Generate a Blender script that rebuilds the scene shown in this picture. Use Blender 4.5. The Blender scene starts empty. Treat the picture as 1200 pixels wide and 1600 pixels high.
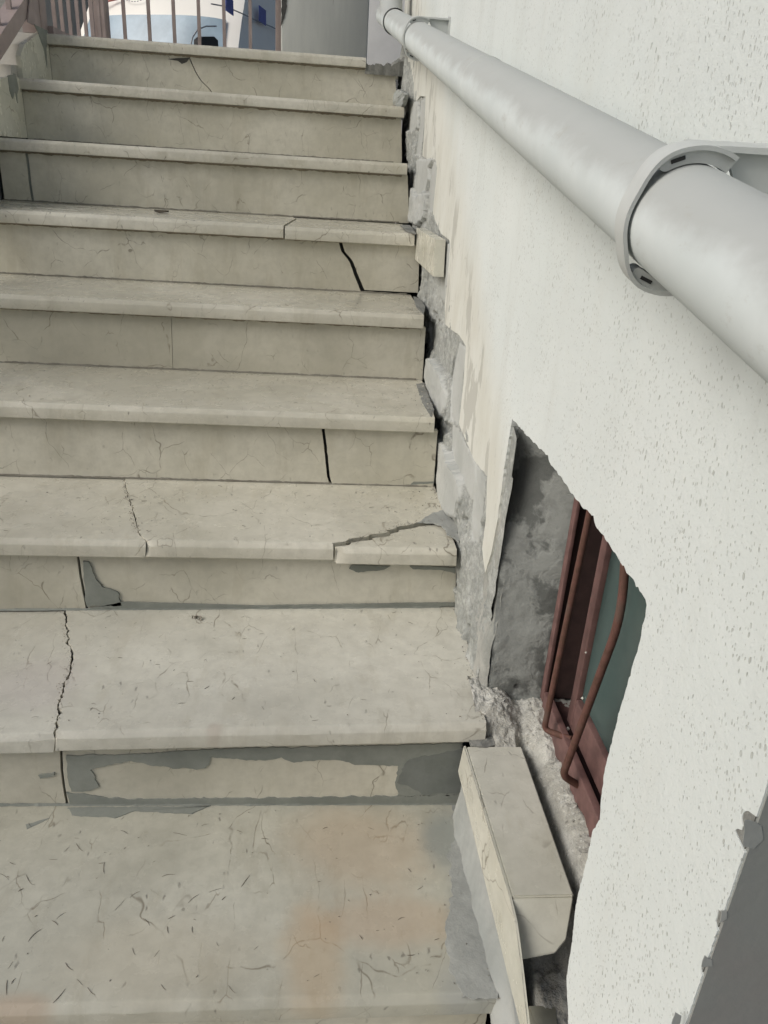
import bpy, bmesh, math, random
from mathutils import Vector, Matrix, noise
R_ = random.Random(7)
S = bpy.context.scene
# ------------------------------------------------------------------ camera, sky, sun, exposure
F = 1203.83
CAM = Vector((-0.26468, -0.65804, 0.98225))
RM = Matrix(((0.99545404, -0.02111521, -0.09287302), (-0.07588919, 0.41336905, -0.90739565), (0.05755068, 0.91031872, 0.40988748)))
cd = bpy.data.cameras.new('camera'); cam = bpy.data.objects.new('camera', cd); S.collection.objects.link(cam)
cam.matrix_world = Matrix.Translation(CAM) @ RM.to_4x4()
cd.sensor_fit = 'VERTICAL'; cd.sensor_height = 24; cd.lens = F / 1600 * 24; cd.clip_start = .02; cd.clip_end = 2000
S.camera = cam
SUN_EL, SUN_AZ = math.radians(35), math.radians(249)      # azimuth clockwise from +Y: light from the open left, a little behind
W = bpy.data.worlds.new('World'); S.world = W; W.use_nodes = True
wn = W.node_tree; sky = wn.nodes.new('ShaderNodeTexSky'); sky.sky_type = 'NISHITA'; sky.sun_disc = False
sky.sun_elevation = SUN_EL; sky.sun_rotation = SUN_AZ; sky.dust_density = 4; sky.air_density = 1.0; sky.ozone_density = 1.0
wn.links.new(sky.outputs[0], wn.nodes['Background'].inputs[0]); wn.nodes['Background'].inputs[1].default_value = .09
sd = bpy.data.lights.new('sun', 'SUN'); sun = bpy.data.objects.new('sun', sd); S.collection.objects.link(sun)
sd.energy = 1.72; sd.angle = math.radians(30); sd.color = (1, .995, .985)
sv = Vector((math.sin(SUN_AZ) * math.cos(SUN_EL), math.cos(SUN_AZ) * math.cos(SUN_EL), math.sin(SUN_EL)))
sun.rotation_euler = sv.to_track_quat('Z', 'Y').to_euler()
S.view_settings.view_transform = 'Standard'; S.view_settings.look = 'None'; S.view_settings.gamma = 1
S.cycles.use_adaptive_sampling = True; S.cycles.adaptive_threshold = .025; S.cycles.max_bounces = 4; S.cycles.diffuse_bounces = 3; S.cycles.glossy_bounces = 2; S.cycles.transmission_bounces = 2
S.view_settings.exposure = 0.0; S.view_settings.use_curve_mapping = False

# ------------------------------------------------------------------ measuring helpers
def on(u, v, ax, val):
    """point of the real plane ax=val that the photograph shows at (u, v)"""
    d = RM @ Vector(((u - 600) / F, (800 - v) / F, -1)); i = 'xyz'.index(ax)
    return CAM + d * ((val - CAM[i]) / d[i])
XW = .03                                                   # face of the plastered wall
def wyz(u, v, x=XW): p = on(u, v, 'x', x); return (p.y, p.z)
def nz(*p): return noise.noise(Vector(p))
def fbm(x, y, z, o=4): return noise.fractal(Vector((x, y, z)), .8, 2.1, o)
def interp(pts, t):
    if t <= pts[0][0]: return pts[0][1]
    for (a, b), (c, d) in zip(pts, pts[1:]):
        if t <= c: return b + (d - b) * (t - a) / max(c - a, 1e-9)
    return pts[-1][1]
def sstep(a, b, t):
    t = max(0, min(1, (t - a) / (b - a))); return t * t * (3 - 2 * t)
def empty(name, label=None, cat=None, loc=(0, 0, 0), group=None, rz=0):
    o = bpy.data.objects.new(name, None); S.collection.objects.link(o); o.location = loc; o.rotation_euler.z = rz
    o.empty_display_size = .1
    if label: o['label'] = label
    if cat: o['category'] = cat; o['kind'] = 'thing'
    if group: o['group'] = group
    return o
def origin(par):
    v = Vector((0, 0, 0))
    while par: v += par.location; par = par.parent
    return v
def mk(name, vs, fs, mat, par=None, smooth=True, ang=40, label=None, local=False):
    """verts are world positions; stored relative to the parent's base"""
    off = Vector((0, 0, 0)) if local else origin(par)
    m = bpy.data.meshes.new(name); m.from_pydata([Vector(v) - off for v in vs], [], fs); m.validate(); m.update()
    b = bmesh.new(); b.from_mesh(m); bmesh.ops.recalc_face_normals(b, faces=b.faces); b.to_mesh(m); b.free()
    if smooth:
        m.polygons.foreach_set('use_smooth', [True] * len(m.polygons)); m.set_sharp_from_angle(angle=math.radians(ang))
    m.materials.append(mat)
    o = bpy.data.objects.new(name, m); S.collection.objects.link(o)
    if par: o.parent = par
    if label: o['label'] = label
    return o
def tag(o, label=None, cat=None, group=None, kind=None):
    for k, v in (('label', label), ('category', cat), ('group', group), ('kind', kind)):
        if v: o[k] = v
    return o
class MB:
    def __init__(s): s.v = []; s.f = []
    def add(s, vs, fs):
        n = len(s.v); s.v += [Vector(v) for v in vs]; s.f += [tuple(n + i for i in f) for f in fs]; return s
    def box(s, a, b, bev=0):
        (x0, y0, z0), (x1, y1, z1) = a, b
        if bev:
            bm = bmesh.new(); bmesh.ops.create_cube(bm, size=1)
            for v in bm.verts: v.co = Vector(((x0 + x1) / 2 + v.co.x * (x1 - x0), (y0 + y1) / 2 + v.co.y * (y1 - y0), (z0 + z1) / 2 + v.co.z * (z1 - z0)))
            bmesh.ops.bevel(bm, geom=bm.edges[:], offset=bev, segments=2, affect='EDGES', profile=.5)
            bm.verts.index_update(); s.add([v.co.copy() for v in bm.verts], [[v.index for v in f.verts] for f in bm.faces]); bm.free(); return s
        return s.add([(x0, y0, z0), (x1, y0, z0), (x1, y1, z0), (x0, y1, z0), (x0, y0, z1), (x1, y0, z1), (x1, y1, z1), (x0, y1, z1)],
                     [(0, 3, 2, 1), (4, 5, 6, 7), (0, 1, 5, 4), (1, 2, 6, 5), (2, 3, 7, 6), (3, 0, 4, 7)])
    def tube(s, pts, r, n=12, cap=True):
        pts = [Vector(p) for p in pts]; rings = []; up = None
        for i, p in enumerate(pts):
            t = ((pts[min(i + 1, len(pts) - 1)] - pts[max(i - 1, 0)])).normalized()
            if up is None: up = t.orthogonal().normalized()
            up = (up - t * up.dot(t)).normalized(); w = t.cross(up)
            rr = r[i] if isinstance(r, (list, tuple)) else r
            rings.append([p + (up * math.cos(a) + w * math.sin(a)) * rr for a in [2 * math.pi * k / n for k in range(n)]])
        vs = [v for q in rings for v in q]
        fs = [(i * n + k, i * n + (k + 1) % n, (i + 1) * n + (k + 1) % n, (i + 1) * n + k) for i in range(len(pts) - 1) for k in range(n)]
        if cap: fs += [tuple(range(n)), tuple(len(vs) - n + k for k in range(n))]
        return s.add(vs, fs)
    def prism(s, poly, d):
        n = len(poly); P = [Vector(p) for p in poly]; d = Vector(d)
        return s.add(P + [p + d for p in P], [tuple(range(n)), tuple(range(2 * n - 1, n - 1, -1))] + [(i, (i + 1) % n, n + (i + 1) % n, n + i) for i in range(n)])
    def build(s, name, mat, par=None, **k): return mk(name, s.v, s.f, mat, par, **k)

# ------------------------------------------------------------------ materials
class NT:
    def __init__(s, name):
        s.m = bpy.data.materials.new(name); s.m.use_nodes = True; s.t = s.m.node_tree; s.b = s.t.nodes['Principled BSDF']
        s.pos = s.n('ShaderNodeNewGeometry').outputs['Position']
    def n(s, ty, **k):
        x = s.t.nodes.new(ty)
        for a, b in k.items(): setattr(x, a, b)
        return x
    def L(s, a, b):
        if hasattr(a, 'is_output'): s.t.links.new(a, b)
        else: b.default_value = a
    def math(s, op, a, b=0, c=0, clamp=False):
        x = s.n('ShaderNodeMath', operation=op); x.use_clamp = clamp
        for i, q in enumerate((a, b, c)): s.L(q, x.inputs[i])
        return x.outputs[0]
    def mapping(s, scale=(1, 1, 1), rot=(0, 0, 0), loc=(0, 0, 0), src=None):
        x = s.n('ShaderNodeMapping'); s.L(src or s.pos, x.inputs[0]); x.inputs[1].default_value = loc; x.inputs[2].default_value = rot; x.inputs[3].default_value = scale; return x.outputs[0]
    def noise(s, scale, detail=4, rough=.55, src=None, dist=0, col=False):
        x = s.n('ShaderNodeTexNoise'); s.L(src or s.pos, x.inputs['Vector']); x.inputs['Scale'].default_value = scale
        x.inputs['Detail'].default_value = detail; x.inputs['Roughness'].default_value = rough; x.inputs['Distortion'].default_value = dist
        return x.outputs['Color' if col else 'Fac']
    def flat(s, a, b, src=None):
        sp = s.n('ShaderNodeSeparateXYZ'); s.L(src or s.pos, sp.inputs[0]); c = s.n('ShaderNodeCombineXYZ')
        s.L(sp.outputs[a], c.inputs[0]); s.L(sp.outputs[b], c.inputs[1]); return c.outputs[0]
    def voro(s, scale, feat='F1', src=None, out='Distance', rnd=1, dim='3D'):
        x = s.n('ShaderNodeTexVoronoi', feature=feat, voronoi_dimensions=dim); s.L(src or s.pos, x.inputs['Vector']); x.inputs['Scale'].default_value = scale
        x.inputs['Randomness'].default_value = rnd; return x.outputs[out]
    def ramp(s, f, lo, hi, a=0, b=1):
        x = s.n('ShaderNodeMapRange', interpolation_type='SMOOTHSTEP'); s.L(f, x.inputs[0])
        for i, q in enumerate((lo, hi, a, b)): x.inputs[i + 1].default_value = q
        return x.outputs[0]
    def mix(s, f, a, b, mode='MIX'):
        x = s.n('ShaderNodeMix', data_type='RGBA', blend_type=mode); s.L(f, x.inputs[0])
        for q, i in ((a, 6), (b, 7)): s.L(q if hasattr(q, 'is_output') else (*q, 1), x.inputs[i])
        return x.outputs[2]
    def warp(s, scale, amt, src=None):
        c = s.noise(scale, 3, .5, src, col=True)
        x = s.n('ShaderNodeVectorMath', operation='MULTIPLY_ADD'); s.L(c, x.inputs[0]); x.inputs[1].default_value = (amt,) * 3; s.L(src or s.pos, x.inputs[2]); return x.outputs[0]
    def out(s, col, rough=.6, bump=None, bs=.3, bd=.002, spec=.5, metal=0):
        s.L(col if hasattr(col, 'is_output') else (*col, 1), s.b.inputs['Base Color']); s.L(rough, s.b.inputs['Roughness'])
        s.b.inputs['Specular IOR Level'].default_value = spec; s.b.inputs['Metallic'].default_value = metal
        if bump is not None:
            x = s.n('ShaderNodeBump'); x.inputs['Strength'].default_value = bs; x.inputs['Distance'].default_value = bd
            s.L(bump, x.inputs['Height']); s.t.links.new(x.outputs[0], s.b.inputs['Normal'])
        return s.m
    def blob(s, c, r, edge=.5, nsc=14, namt=.5):
        """soft-edged stain of its own shape round a point of the stone"""
        x = s.n('ShaderNodeVectorMath', operation='SUBTRACT'); s.L(s.pos, x.inputs[0]); x.inputs[1].default_value = c
        y = s.n('ShaderNodeVectorMath', operation='DIVIDE'); s.L(x.outputs[0], y.inputs[0]); y.inputs[1].default_value = r
        l = s.n('ShaderNodeVectorMath', operation='LENGTH'); s.L(y.outputs[0], l.inputs[0])
        d = s.math('ADD', l.outputs['Value'], s.math('MULTIPLY', s.math('SUBTRACT', s.noise(nsc, 5, .65), .5), namt * 2))
        return s.ramp(d, 1 - edge, 1 + edge * .3, 1, 0)

def marble(name, c1, c2, stains=(), rough=(.16, .36), dirt=.5, vein=1.0, pits=1.0):
    n = NT(name)
    w = n.warp(5, .10)
    cloud = n.noise(2.6, 6, .6, w)
    col = n.mix(n.ramp(cloud, .35, .65), c1, c2)
    fine = n.noise(38, 5, .7)
    col = n.mix(n.ramp(fine, .35, .7, 0, .32), col, [q * .72 for q in c1])
    vs_ = n.noise(5, 5, .7, n.mapping((3.5, 1.2, .7), (0, .12, 0), (1, 2, 3)))
    col = n.mix(n.ramp(vs_, .54, .64, 0, .20), col, [c1[0] * .70, c1[1] * .66, c1[2] * .58])
    # rusty veins
    w2 = n.warp(9, .10, n.mapping((1, .75, 1), (0, 0, .5)))
    e = n.voro(5.2, 'DISTANCE_TO_EDGE', w2)
    br = n.ramp(n.noise(7, 3, .5), .44, .58)
    v = n.math('MULTIPLY', n.math('MULTIPLY', n.ramp(e, .0, .0075, 1, 0), br), n.ramp(n.noise(26, 3, .6), .40, .56))
    col = n.mix(n.math('MULTIPLY', v, .75 * vein), col, (.16, .135, .095))
    w3 = n.warp(22, .035, n.mapping((1.3, .6, .9), (0, 0, -.8), (3, 1, 2)))
    e2 = n.voro(11, 'DISTANCE_TO_EDGE', w3)
    v2 = n.math('MULTIPLY', n.ramp(e2, 0, .013, 1, 0), n.ramp(n.noise(13, 3, .6), .50, .62))
    col = n.mix(n.math('MULTIPLY', v2, .65 * vein), col, (.19, .16, .115))
    # short dark pits and worn streaks
    sp = n.n('ShaderNodeSeparateXYZ'); n.L(n.warp(35, .02), sp.inputs[0]); cb = n.n('ShaderNodeCombineXYZ'); n.L(sp.outputs[0], cb.inputs[0]); n.L(n.math('ADD', sp.outputs[1], sp.outputs[2]), cb.inputs[1])
    x = n.n('ShaderNodeTexVoronoi', voronoi_dimensions='2D'); n.L(n.mapping((1, .42, 1), (0, 0, .9), (0, 0, 0), cb.outputs[0]), x.inputs['Vector']); x.inputs['Scale'].default_value = 34; p = x.outputs['Distance']
    pm = n.math('MULTIPLY', n.ramp(n.math('ADD', p, n.math('MULTIPLY', n.noise(120, 2, .5), .12)), .08, .15, 1, 0), n.ramp(n.noise(9, 3, .5, n.mapping((1, 1, 1), (0, 0, 0), (4, 7, 1))), .50, .62))
    col = n.mix(n.math('MULTIPLY', pm, .65 * pits), col, (.10, .09, .075))
    # walked-in dirt, yellowish film
    d = n.ramp(n.noise(1.7, 6, .65, n.mapping((.6, 1, 1), loc=(9, 3, 5))), .42, .72)
    col = n.mix(n.math('MULTIPLY', d, dirt), col, (.20, .19, .15))
    d2 = n.ramp(n.noise(6, 6, .7, n.mapping((1, 1, .25), loc=(2, 8, 5))), .52, .75)
    col = n.mix(n.math('MULTIPLY', d2, dirt * .5), col, (.21, .21, .18))
    for (c, r, k, sc) in stains:
        col = n.mix(n.math('MULTIPLY', n.blob(c, r, .6, 9, .45), k), col, sc)
    rg = n.math('ADD', n.ramp(n.noise(12, 5, .6), .3, .7, rough[0], rough[1]), n.math('MULTIPLY', pm, .3))
    h = n.math('SUBTRACT', n.math('MULTIPLY', n.noise(90, 5, .6), .35), n.math('ADD', pm, n.math('MULTIPLY', v2, .5)))
    return n.out(col, rg, h, .25, .0012, .5)
CR1, CR2 = (.52, .50, .405), (.64, .62, .525)
M_tread = marble('marble_tread', (.50, .482, .395), (.62, .60, .51), dirt=.32)
O = on(600, 1400, 'z', 0)
M_tread0 = marble('marble_tread_stained', (.44, .43, .355), (.55, .54, .455), dirt=.30, pits=.9, stains=[
    (tuple(on(560, 1320, 'z', 0)), (.14, .10, .3), .36, (.48, .345, .22)), (tuple(on(490, 1500, 'z', 0)), (.05, .10, .3), .42, (.50, .36, .21)),
    (tuple(on(610, 1440, 'z', 0)), (.14, .05, .3), .36, (.46, .31, .19)), (tuple(on(20, 1585, 'z', 0)), (.05, .025, .3), .35, (.44, .27, .16)), (tuple(on(250, 1500, 'z', 0)), (.16, .08, .3), .22, (.44, .37, .25)),
    (tuple(on(700, 1310, 'z', 0)), (.05, .07, .2), .8, (.26, .28, .26)), (tuple(on(745, 1440, 'z', 0)), (.045, .11, .2), .85, (.29, .305, .285)), (tuple(on(735, 1540, 'z', 0)), (.05, .06, .2), .7, (.32, .33, .31))])
M_tread1 = marble('marble_tread_pale', (.52, .508, .435), (.64, .63, .55), dirt=.22, pits=.8, stains=[
    (tuple(on(335, 1140, 'z', .17)), (.014, .016, .1), .22, (.28, .17, .12)), (tuple(on(60, 1060, 'z', .17)), (.10, .09, .2), .35, (.46, .42, .40))])
M_riser = marble('marble_riser', CR1, CR2, dirt=.34, rough=(.38, .6), pits=.35)
M_rust = marble('marble_yellowed', (.33, .325, .255), (.41, .405, .335), dirt=.6)
M_skirt = marble('marble_skirting', (.57, .565, .47), (.66, .655, .57), dirt=.28, pits=.5)

def cement(name, c1, c2, sc=1, bump=.7, bd=.004, fine=1.0, spots=None):
    n = NT(name)
    a = n.noise(6 * sc, 6, .7); b = n.noise(45 * sc, 6, .7)
    col = n.mix(n.ramp(a, .38, .62), c1, c2)
    col = n.mix(n.ramp(b, .35, .75, 0, .5 * fine), col, [q * .6 for q in c1])
    if spots: col = n.mix(n.ramp(n.noise(85 * sc, 3, .6), .58, .66, 0, .8), col, spots)
    h = n.math('ADD', n.math('MULTIPLY', b, .6), n.noise(160 * sc, 4, .6))
    return n.out(col, .9, h, bump, bd, .25)
M_cement = cement('grey_cement', (.20, .205, .19), (.28, .285, .265))
M_smear = cement('cement_smear', (.21, .225, .20), (.265, .28, .25), .8, .3, .001, .5)
M_grime = cement('dark_grime', (.17, .16, .13), (.22, .21, .175), 1, .3, .001, .5)
M_brownj = cement('brown_joint', (.22, .19, .145), (.28, .25, .195), 1, .3, .001, .5)
M_cement2 = cement('pale_cement', (.31, .32, .30), (.38, .39, .365), 1.2, .4, .002, .6)
M_wet = cement('damp_cement', (.16, .175, .158), (.20, .215, .20), .8, .3, .001, .5)
M_patch = cement('smooth_mortar', (.31, .33, .315), (.40, .415, .395), .7, .25, .0015, .5)
M_rubble = cement('rough_mortar', (.25, .265, .25), (.42, .43, .40), 2.2, 1.0, .004, 1.0, (.50, .51, .48))
M_sill = cement('crumbled_sill', (.37, .365, .325), (.58, .58, .53), 2.0, .9, .004, .8, (.58, .58, .54))
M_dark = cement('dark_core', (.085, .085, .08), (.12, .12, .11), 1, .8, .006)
def mat_jamb():
    n = NT('jamb_render')
    w = n.warp(9, .06)
    a = n.noise(7, 6, .6, n.mapping((1, 1, 1), loc=(.6, 0, .35), src=w))
    col = n.mix(n.ramp(a, .49, .54), (.235, .248, .235), (.105, .112, .106))
    col = n.mix(n.ramp(n.noise(30, 5, .7), .45, .7, 0, .45), col, (.13, .135, .13))
    p = n.ramp(n.voro(26, 'F1', n.warp(30, .02)), .08, .17, .8, 0)
    p = n.math('MULTIPLY', p, n.ramp(n.noise(12), .5, .6))
    col = n.mix(p, col, (.05, .05, .05))
    return n.out(col, .9, n.math('SUBTRACT', n.noise(60, 6, .65), n.math('ADD', p, n.math('MULTIPLY', n.ramp(a, .46, .52), .4))), .8, .003, .25)
M_jamb = mat_jamb()
def mat_stucco():
    n = NT('white_stucco')
    sp = n.n('ShaderNodeSeparateXYZ'); n.L(n.pos, sp.inputs[0]); X, Y, Z = sp.outputs
    wv = n.math('SUBTRACT', Z, n.math('MULTIPLY', Y, .54))
    jit = n.math('MULTIPLY', n.math('SUBTRACT', n.noise(5, 5, .6, n.mapping((1, 1.6, .5))), .5), .16)
    wj = n.math('ADD', wv, jit)
    big = n.noise(1.5, 5, .6)
    white = n.mix(n.ramp(big, .35, .7), (.64, .685, .67), (.72, .755, .74))
    film = n.ramp(n.noise(3.2, 6, .7, n.mapping((1, 1.8, .6), loc=(3, 3, 3))), .5, .75, 0, .25)
    white = n.mix(film, white, (.60, .60, .54))
    gr = n.ramp(n.noise(4, 6, .7, n.mapping((1, 2.6, .35), loc=(7, 1, 2))), .52, .74, 0, .38)
    white = n.mix(gr, white, (.50, .51, .47))
    lo = n.ramp(n.noise(2.3, 5, .6, n.mapping(loc=(5, 5, 5))), .40, .60, 0, .30); white = n.mix(lo, white, (.56, .60, .585))
    hc = n.math('MULTIPLY', n.ramp(n.voro(1.7, 'DISTANCE_TO_EDGE', n.warp(12, .05, n.mapping((1, 1.6, .6)))), 0, .0022, 1, 0), n.ramp(n.noise(2.4, 2), .50, .60))
    white = n.mix(n.math('MULTIPLY', hc, .5), white, (.20, .20, .18))
    # pinholes of the roughcast, denser in drifts
    dens = n.ramp(n.noise(6.5, 4, .6, n.mapping((1, 1.5, .7))), .38, .62, .50, 1.0)
    fl = n.flat(1, 2, n.warp(22, .010))
    pv = n.mapping((1, .55, 1), (0, 0, .25), (0, 0, 0), fl)
    def pitlayer(scale, lo, smax, loc):
        q = n.mapping((1, 1, 1), (0, 0, 0), loc, pv)
        x = n.n('ShaderNodeTexVoronoi', voronoi_dimensions='2D'); n.L(q, x.inputs['Vector']); x.inputs['Scale'].default_value = scale
        sc = n.n('ShaderNodeSeparateColor'); n.L(x.outputs['Color'], sc.inputs[0])
        size = n.math('MULTIPLY', n.ramp(sc.outputs[0], lo, 1, 0, smax), dens)
        p = n.ramp(n.math('SUBTRACT', x.outputs['Distance'], size), -.05, .04, 1, 0)
        return n.math('MULTIPLY', n.math('MULTIPLY', p, n.ramp(size, .03, .10)), n.ramp(sc.outputs[1], 0, 1, .35, 1))
    pitm = n.math('MAXIMUM', pitlayer(170, .62, .26, (0, 0, 0)), pitlayer(330, .50, .30, (3.3, 1.7, 0)))
    clean = n.math('MAXIMUM', n.ramp(wj, .30, .42), n.ramp(Y, .40, .12))                      # no pinholes in the old smooth plaster by the stairs
    pitm = n.math('MULTIPLY', pitm, clean)
    col = n.mix(n.math('MULTIPLY', pitm, .50), white, (.24, .245, .21))
    # yellowed old plaster beside the stairs
    ye = n.math('MULTIPLY', n.ramp(wj, .27, .46, 1, 0), n.ramp(Y, .12, .40))
    yc = n.mix(n.ramp(n.noise(9, 6, .7, n.mapping((1, 1, .4))), .35, .65), (.62, .62, .56), (.54, .53, .455))
    col = n.mix(n.math('MULTIPLY', ye, .72), col, yc)
    gp = n.math('MULTIPLY', ye, n.math('MULTIPLY', n.ramp(n.noise(7, 6, .6, n.mapping((1, 1.5, .55), loc=(6, 1.2, 3.3))), .545, .575), n.ramp(wj, .30, .36, 1, 0)))
    col = n.mix(n.math('MULTIPLY', gp, .75), col, (.42, .42, .38))
    rub = n.math('MULTIPLY', n.ramp(n.noise(70, 4, .7, n.mapping((1, 1, .3))), .6, .68), ye)
    col = n.mix(n.math('MULTIPLY', rub, .35), col, (.30, .30, .27))
    hb = n.math('ADD', n.math('MULTIPLY', n.noise(120, 5, .7), .8), n.math('MULTIPLY', n.noise(28, 3, .5), .8))
    h = n.math('SUBTRACT', n.math('MULTIPLY', hb, n.math('ADD', n.math('MULTIPLY', clean, .7), .3)), n.math('ADD', n.math('MULTIPLY', pitm, 1.2), n.math('MULTIPLY', gp, .5)))
    return n.out(col, .85, h, .45, .003, .3)
M_stucco = mat_stucco()
def plain(name, c, rough=.5, nsc=20, var=.12, bump=.1, metal=0, spec=.5, bd=.002):
    n = NT(name); a = n.noise(nsc, 5, .6)
    col = n.mix(n.ramp(a, .3, .7), [q * (1 - var) for q in c], [min(1, q * (1 + var)) for q in c])
    return n.out(col, rough, a, bump, bd, spec, metal)
def mat_pvc():
    n = NT('weathered_pvc')
    sp = n.n('ShaderNodeSeparateXYZ'); n.L(n.pos, sp.inputs[0]); X, Y, Z = sp.outputs
    # dust and shade of the pipe's upper side, both put into its colour
    hgt = n.math('SUBTRACT', Z, n.math('ADD', n.math('MULTIPLY', Y, .1857), .991))
    top = n.ramp(n.math('ADD', hgt, n.math('MULTIPLY', n.math('SUBTRACT', n.noise(16, 5, .65, n.mapping((1, .6, 1))), .5), .035)), .002, .022)
    col = n.mix(n.ramp(n.noise(9, 5, .6), .35, .7), (.56, .61, .605), (.63, .675, .67))
    col = n.mix(n.math('MULTIPLY', top, .8), col, (.37, .385, .37))
    col = n.mix(n.ramp(n.noise(45, 5, .75, n.mapping((1, .5, 1))), .58, .72, 0, .3), col, (.36, .35, .31))
    return n.out(col, .72, n.noise(30, 4, .6), .06, .002, .35)
M_pvc = mat_pvc()
M_clip = plain('grey_plastic', (.50, .525, .51), .5, 30, .06)
M_redoxide = plain('red_oxide_paint', (.135, .064, .056), .62, 60, .22, .35)
M_redpale = plain('faded_red_oxide_paint', (.15, .082, .074), .7, 45, .2, .3)
def mat_bar():
    n = NT('rusty_bar'); a = n.noise(70, 5, .7)
    col = n.mix(n.ramp(a, .4, .62), (.13, .062, .050), (.095, .05, .036)); col = n.mix(n.ramp(n.noise(20), .55, .7, 0, .7), col, (.11, .075, .06))
    return n.out(col, .75, a, .5, .0015, .3)
M_bar = mat_bar()
M_brown = plain('shaded_brown_paint', (.045, .026, .024), .7, 40, .2, .2)  # frame paint darkened: the groove's shade is put into the colour
M_glass = plain('dusty_green_glass', (.050, .082, .078), .26, 5, .18, .03, spec=.6)
M_putty = plain('white_filler', (.55, .55, .5), .8)
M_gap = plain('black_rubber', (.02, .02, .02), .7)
M_rail = plain('mauve_grey_paint', (.32, .262, .245), .55, 14, .12, .12)
def mat_pillar():
    n = NT('streaked_concrete')
    a = n.noise(3, 6, .65, n.mapping((4, 4, .5))); col = n.mix(n.ramp(a, .35, .65), (.52, .54, .52), (.60, .62, .59))
    st = n.noise(7, 5, .7, n.mapping((3.2, 3.2, .18)))
    col = n.mix(n.ramp(st, .60, .66, 0, .6), col, (.21, .21, .20))
    return n.out(col, .85, n.noise(40, 5), .3, .003, .3)
M_pillar = mat_pillar()
M_render_dark = None
def mat_dado():
    n = NT('grey_render')
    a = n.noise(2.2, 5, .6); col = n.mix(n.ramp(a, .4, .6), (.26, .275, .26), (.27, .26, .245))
    return n.out(col, .8, n.noise(60, 5), .3, .002, .3)
M_dado = mat_dado()
M_van = plain('white_van_paint', (.89, .87, .80), .5, 3, .03, 0)
M_wind = plain('blue_grey_windscreen', (.30, .40, .47), .25, 2.2, .2, 0, spec=.7)
M_tyre = plain('tyre_rubber', (.03, .03, .03), .8)
M_blue = plain('blue_sticker', (.06, .09, .36), .5)
M_red = plain('red_print', (.45, .12, .10), .6)
M_grey = plain('grey_print', (.30, .31, .32), .6)
M_lamp = plain('headlamp_glass', (.55, .58, .6), .1, 20, .1, 0)
M_leaf = plain('dry_leaf', (.055, .045, .03), .8, 60, .3, .4)
M_needle = plain('dry_needle', (.125, .105, .08), .85, 80, .4, .2)
M_stone = plain('small_stone', (.22, .20, .165), .9, 120, .3, .6)
M_beige = cement('beige_render', (.36, .35, .315), (.42, .41, .37), .4, .3, .004, .3)
M_whitewall = cement('white_render', (.74, .75, .74), (.80, .81, .80), .4, .2, .003, .1)
M_asph = cement('asphalt', (.045, .045, .045), (.06, .06, .06), .6, .5, .004)
M_earth = cement('paving_ground', (.22, .21, .185), (.28, .27, .24), .3, .5, .004)
M_foliage = plain('shrub_leaf', (.05, .085, .035), .6, 6, .4, .1)
M_bark = plain('bark', (.09, .07, .05), .9, 30, .3, .5)

# ------------------------------------------------------------------ the stair geometry
RZ = [-0.0035, 0.1801, 0.3249, 0.491, 0.6558, 0.8213, 0.9906, 1.1567, 1.3214]
RY = [-0.0168, 0.2991, 0.638, 0.9216, 1.225, 1.5206, 1.8575, 2.1232, 2.4443]
RX = [-0.0088, 0.0179, 0.0096, -0.0051, -0.0041, -0.0062, -0.0022, 0.0033, -.11]
RT = [0.0156, -0.0192, 0.002, 0.0052, 0.0048, 0.0014, 0.0002, 0.0055, 0]
XL = -1.19; TH = .0318; NS = .0208; XFAR = -1.22
def ztop(k, x): return RZ[k] + RT[k] * (-x)
def opt(u, v, k):                                          # photo point on tread k
    z = RZ[k]
    for _ in range(4): p = on(u, v, 'z', z); z = ztop(k, p.x)
    return p
stair = empty('marble_staircase', 'flight of worn cream marble stairs with cracked treads and risers climbing beside the white wall', 'staircase', (-.6, -.02, -.17))
ground_low = None
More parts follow.
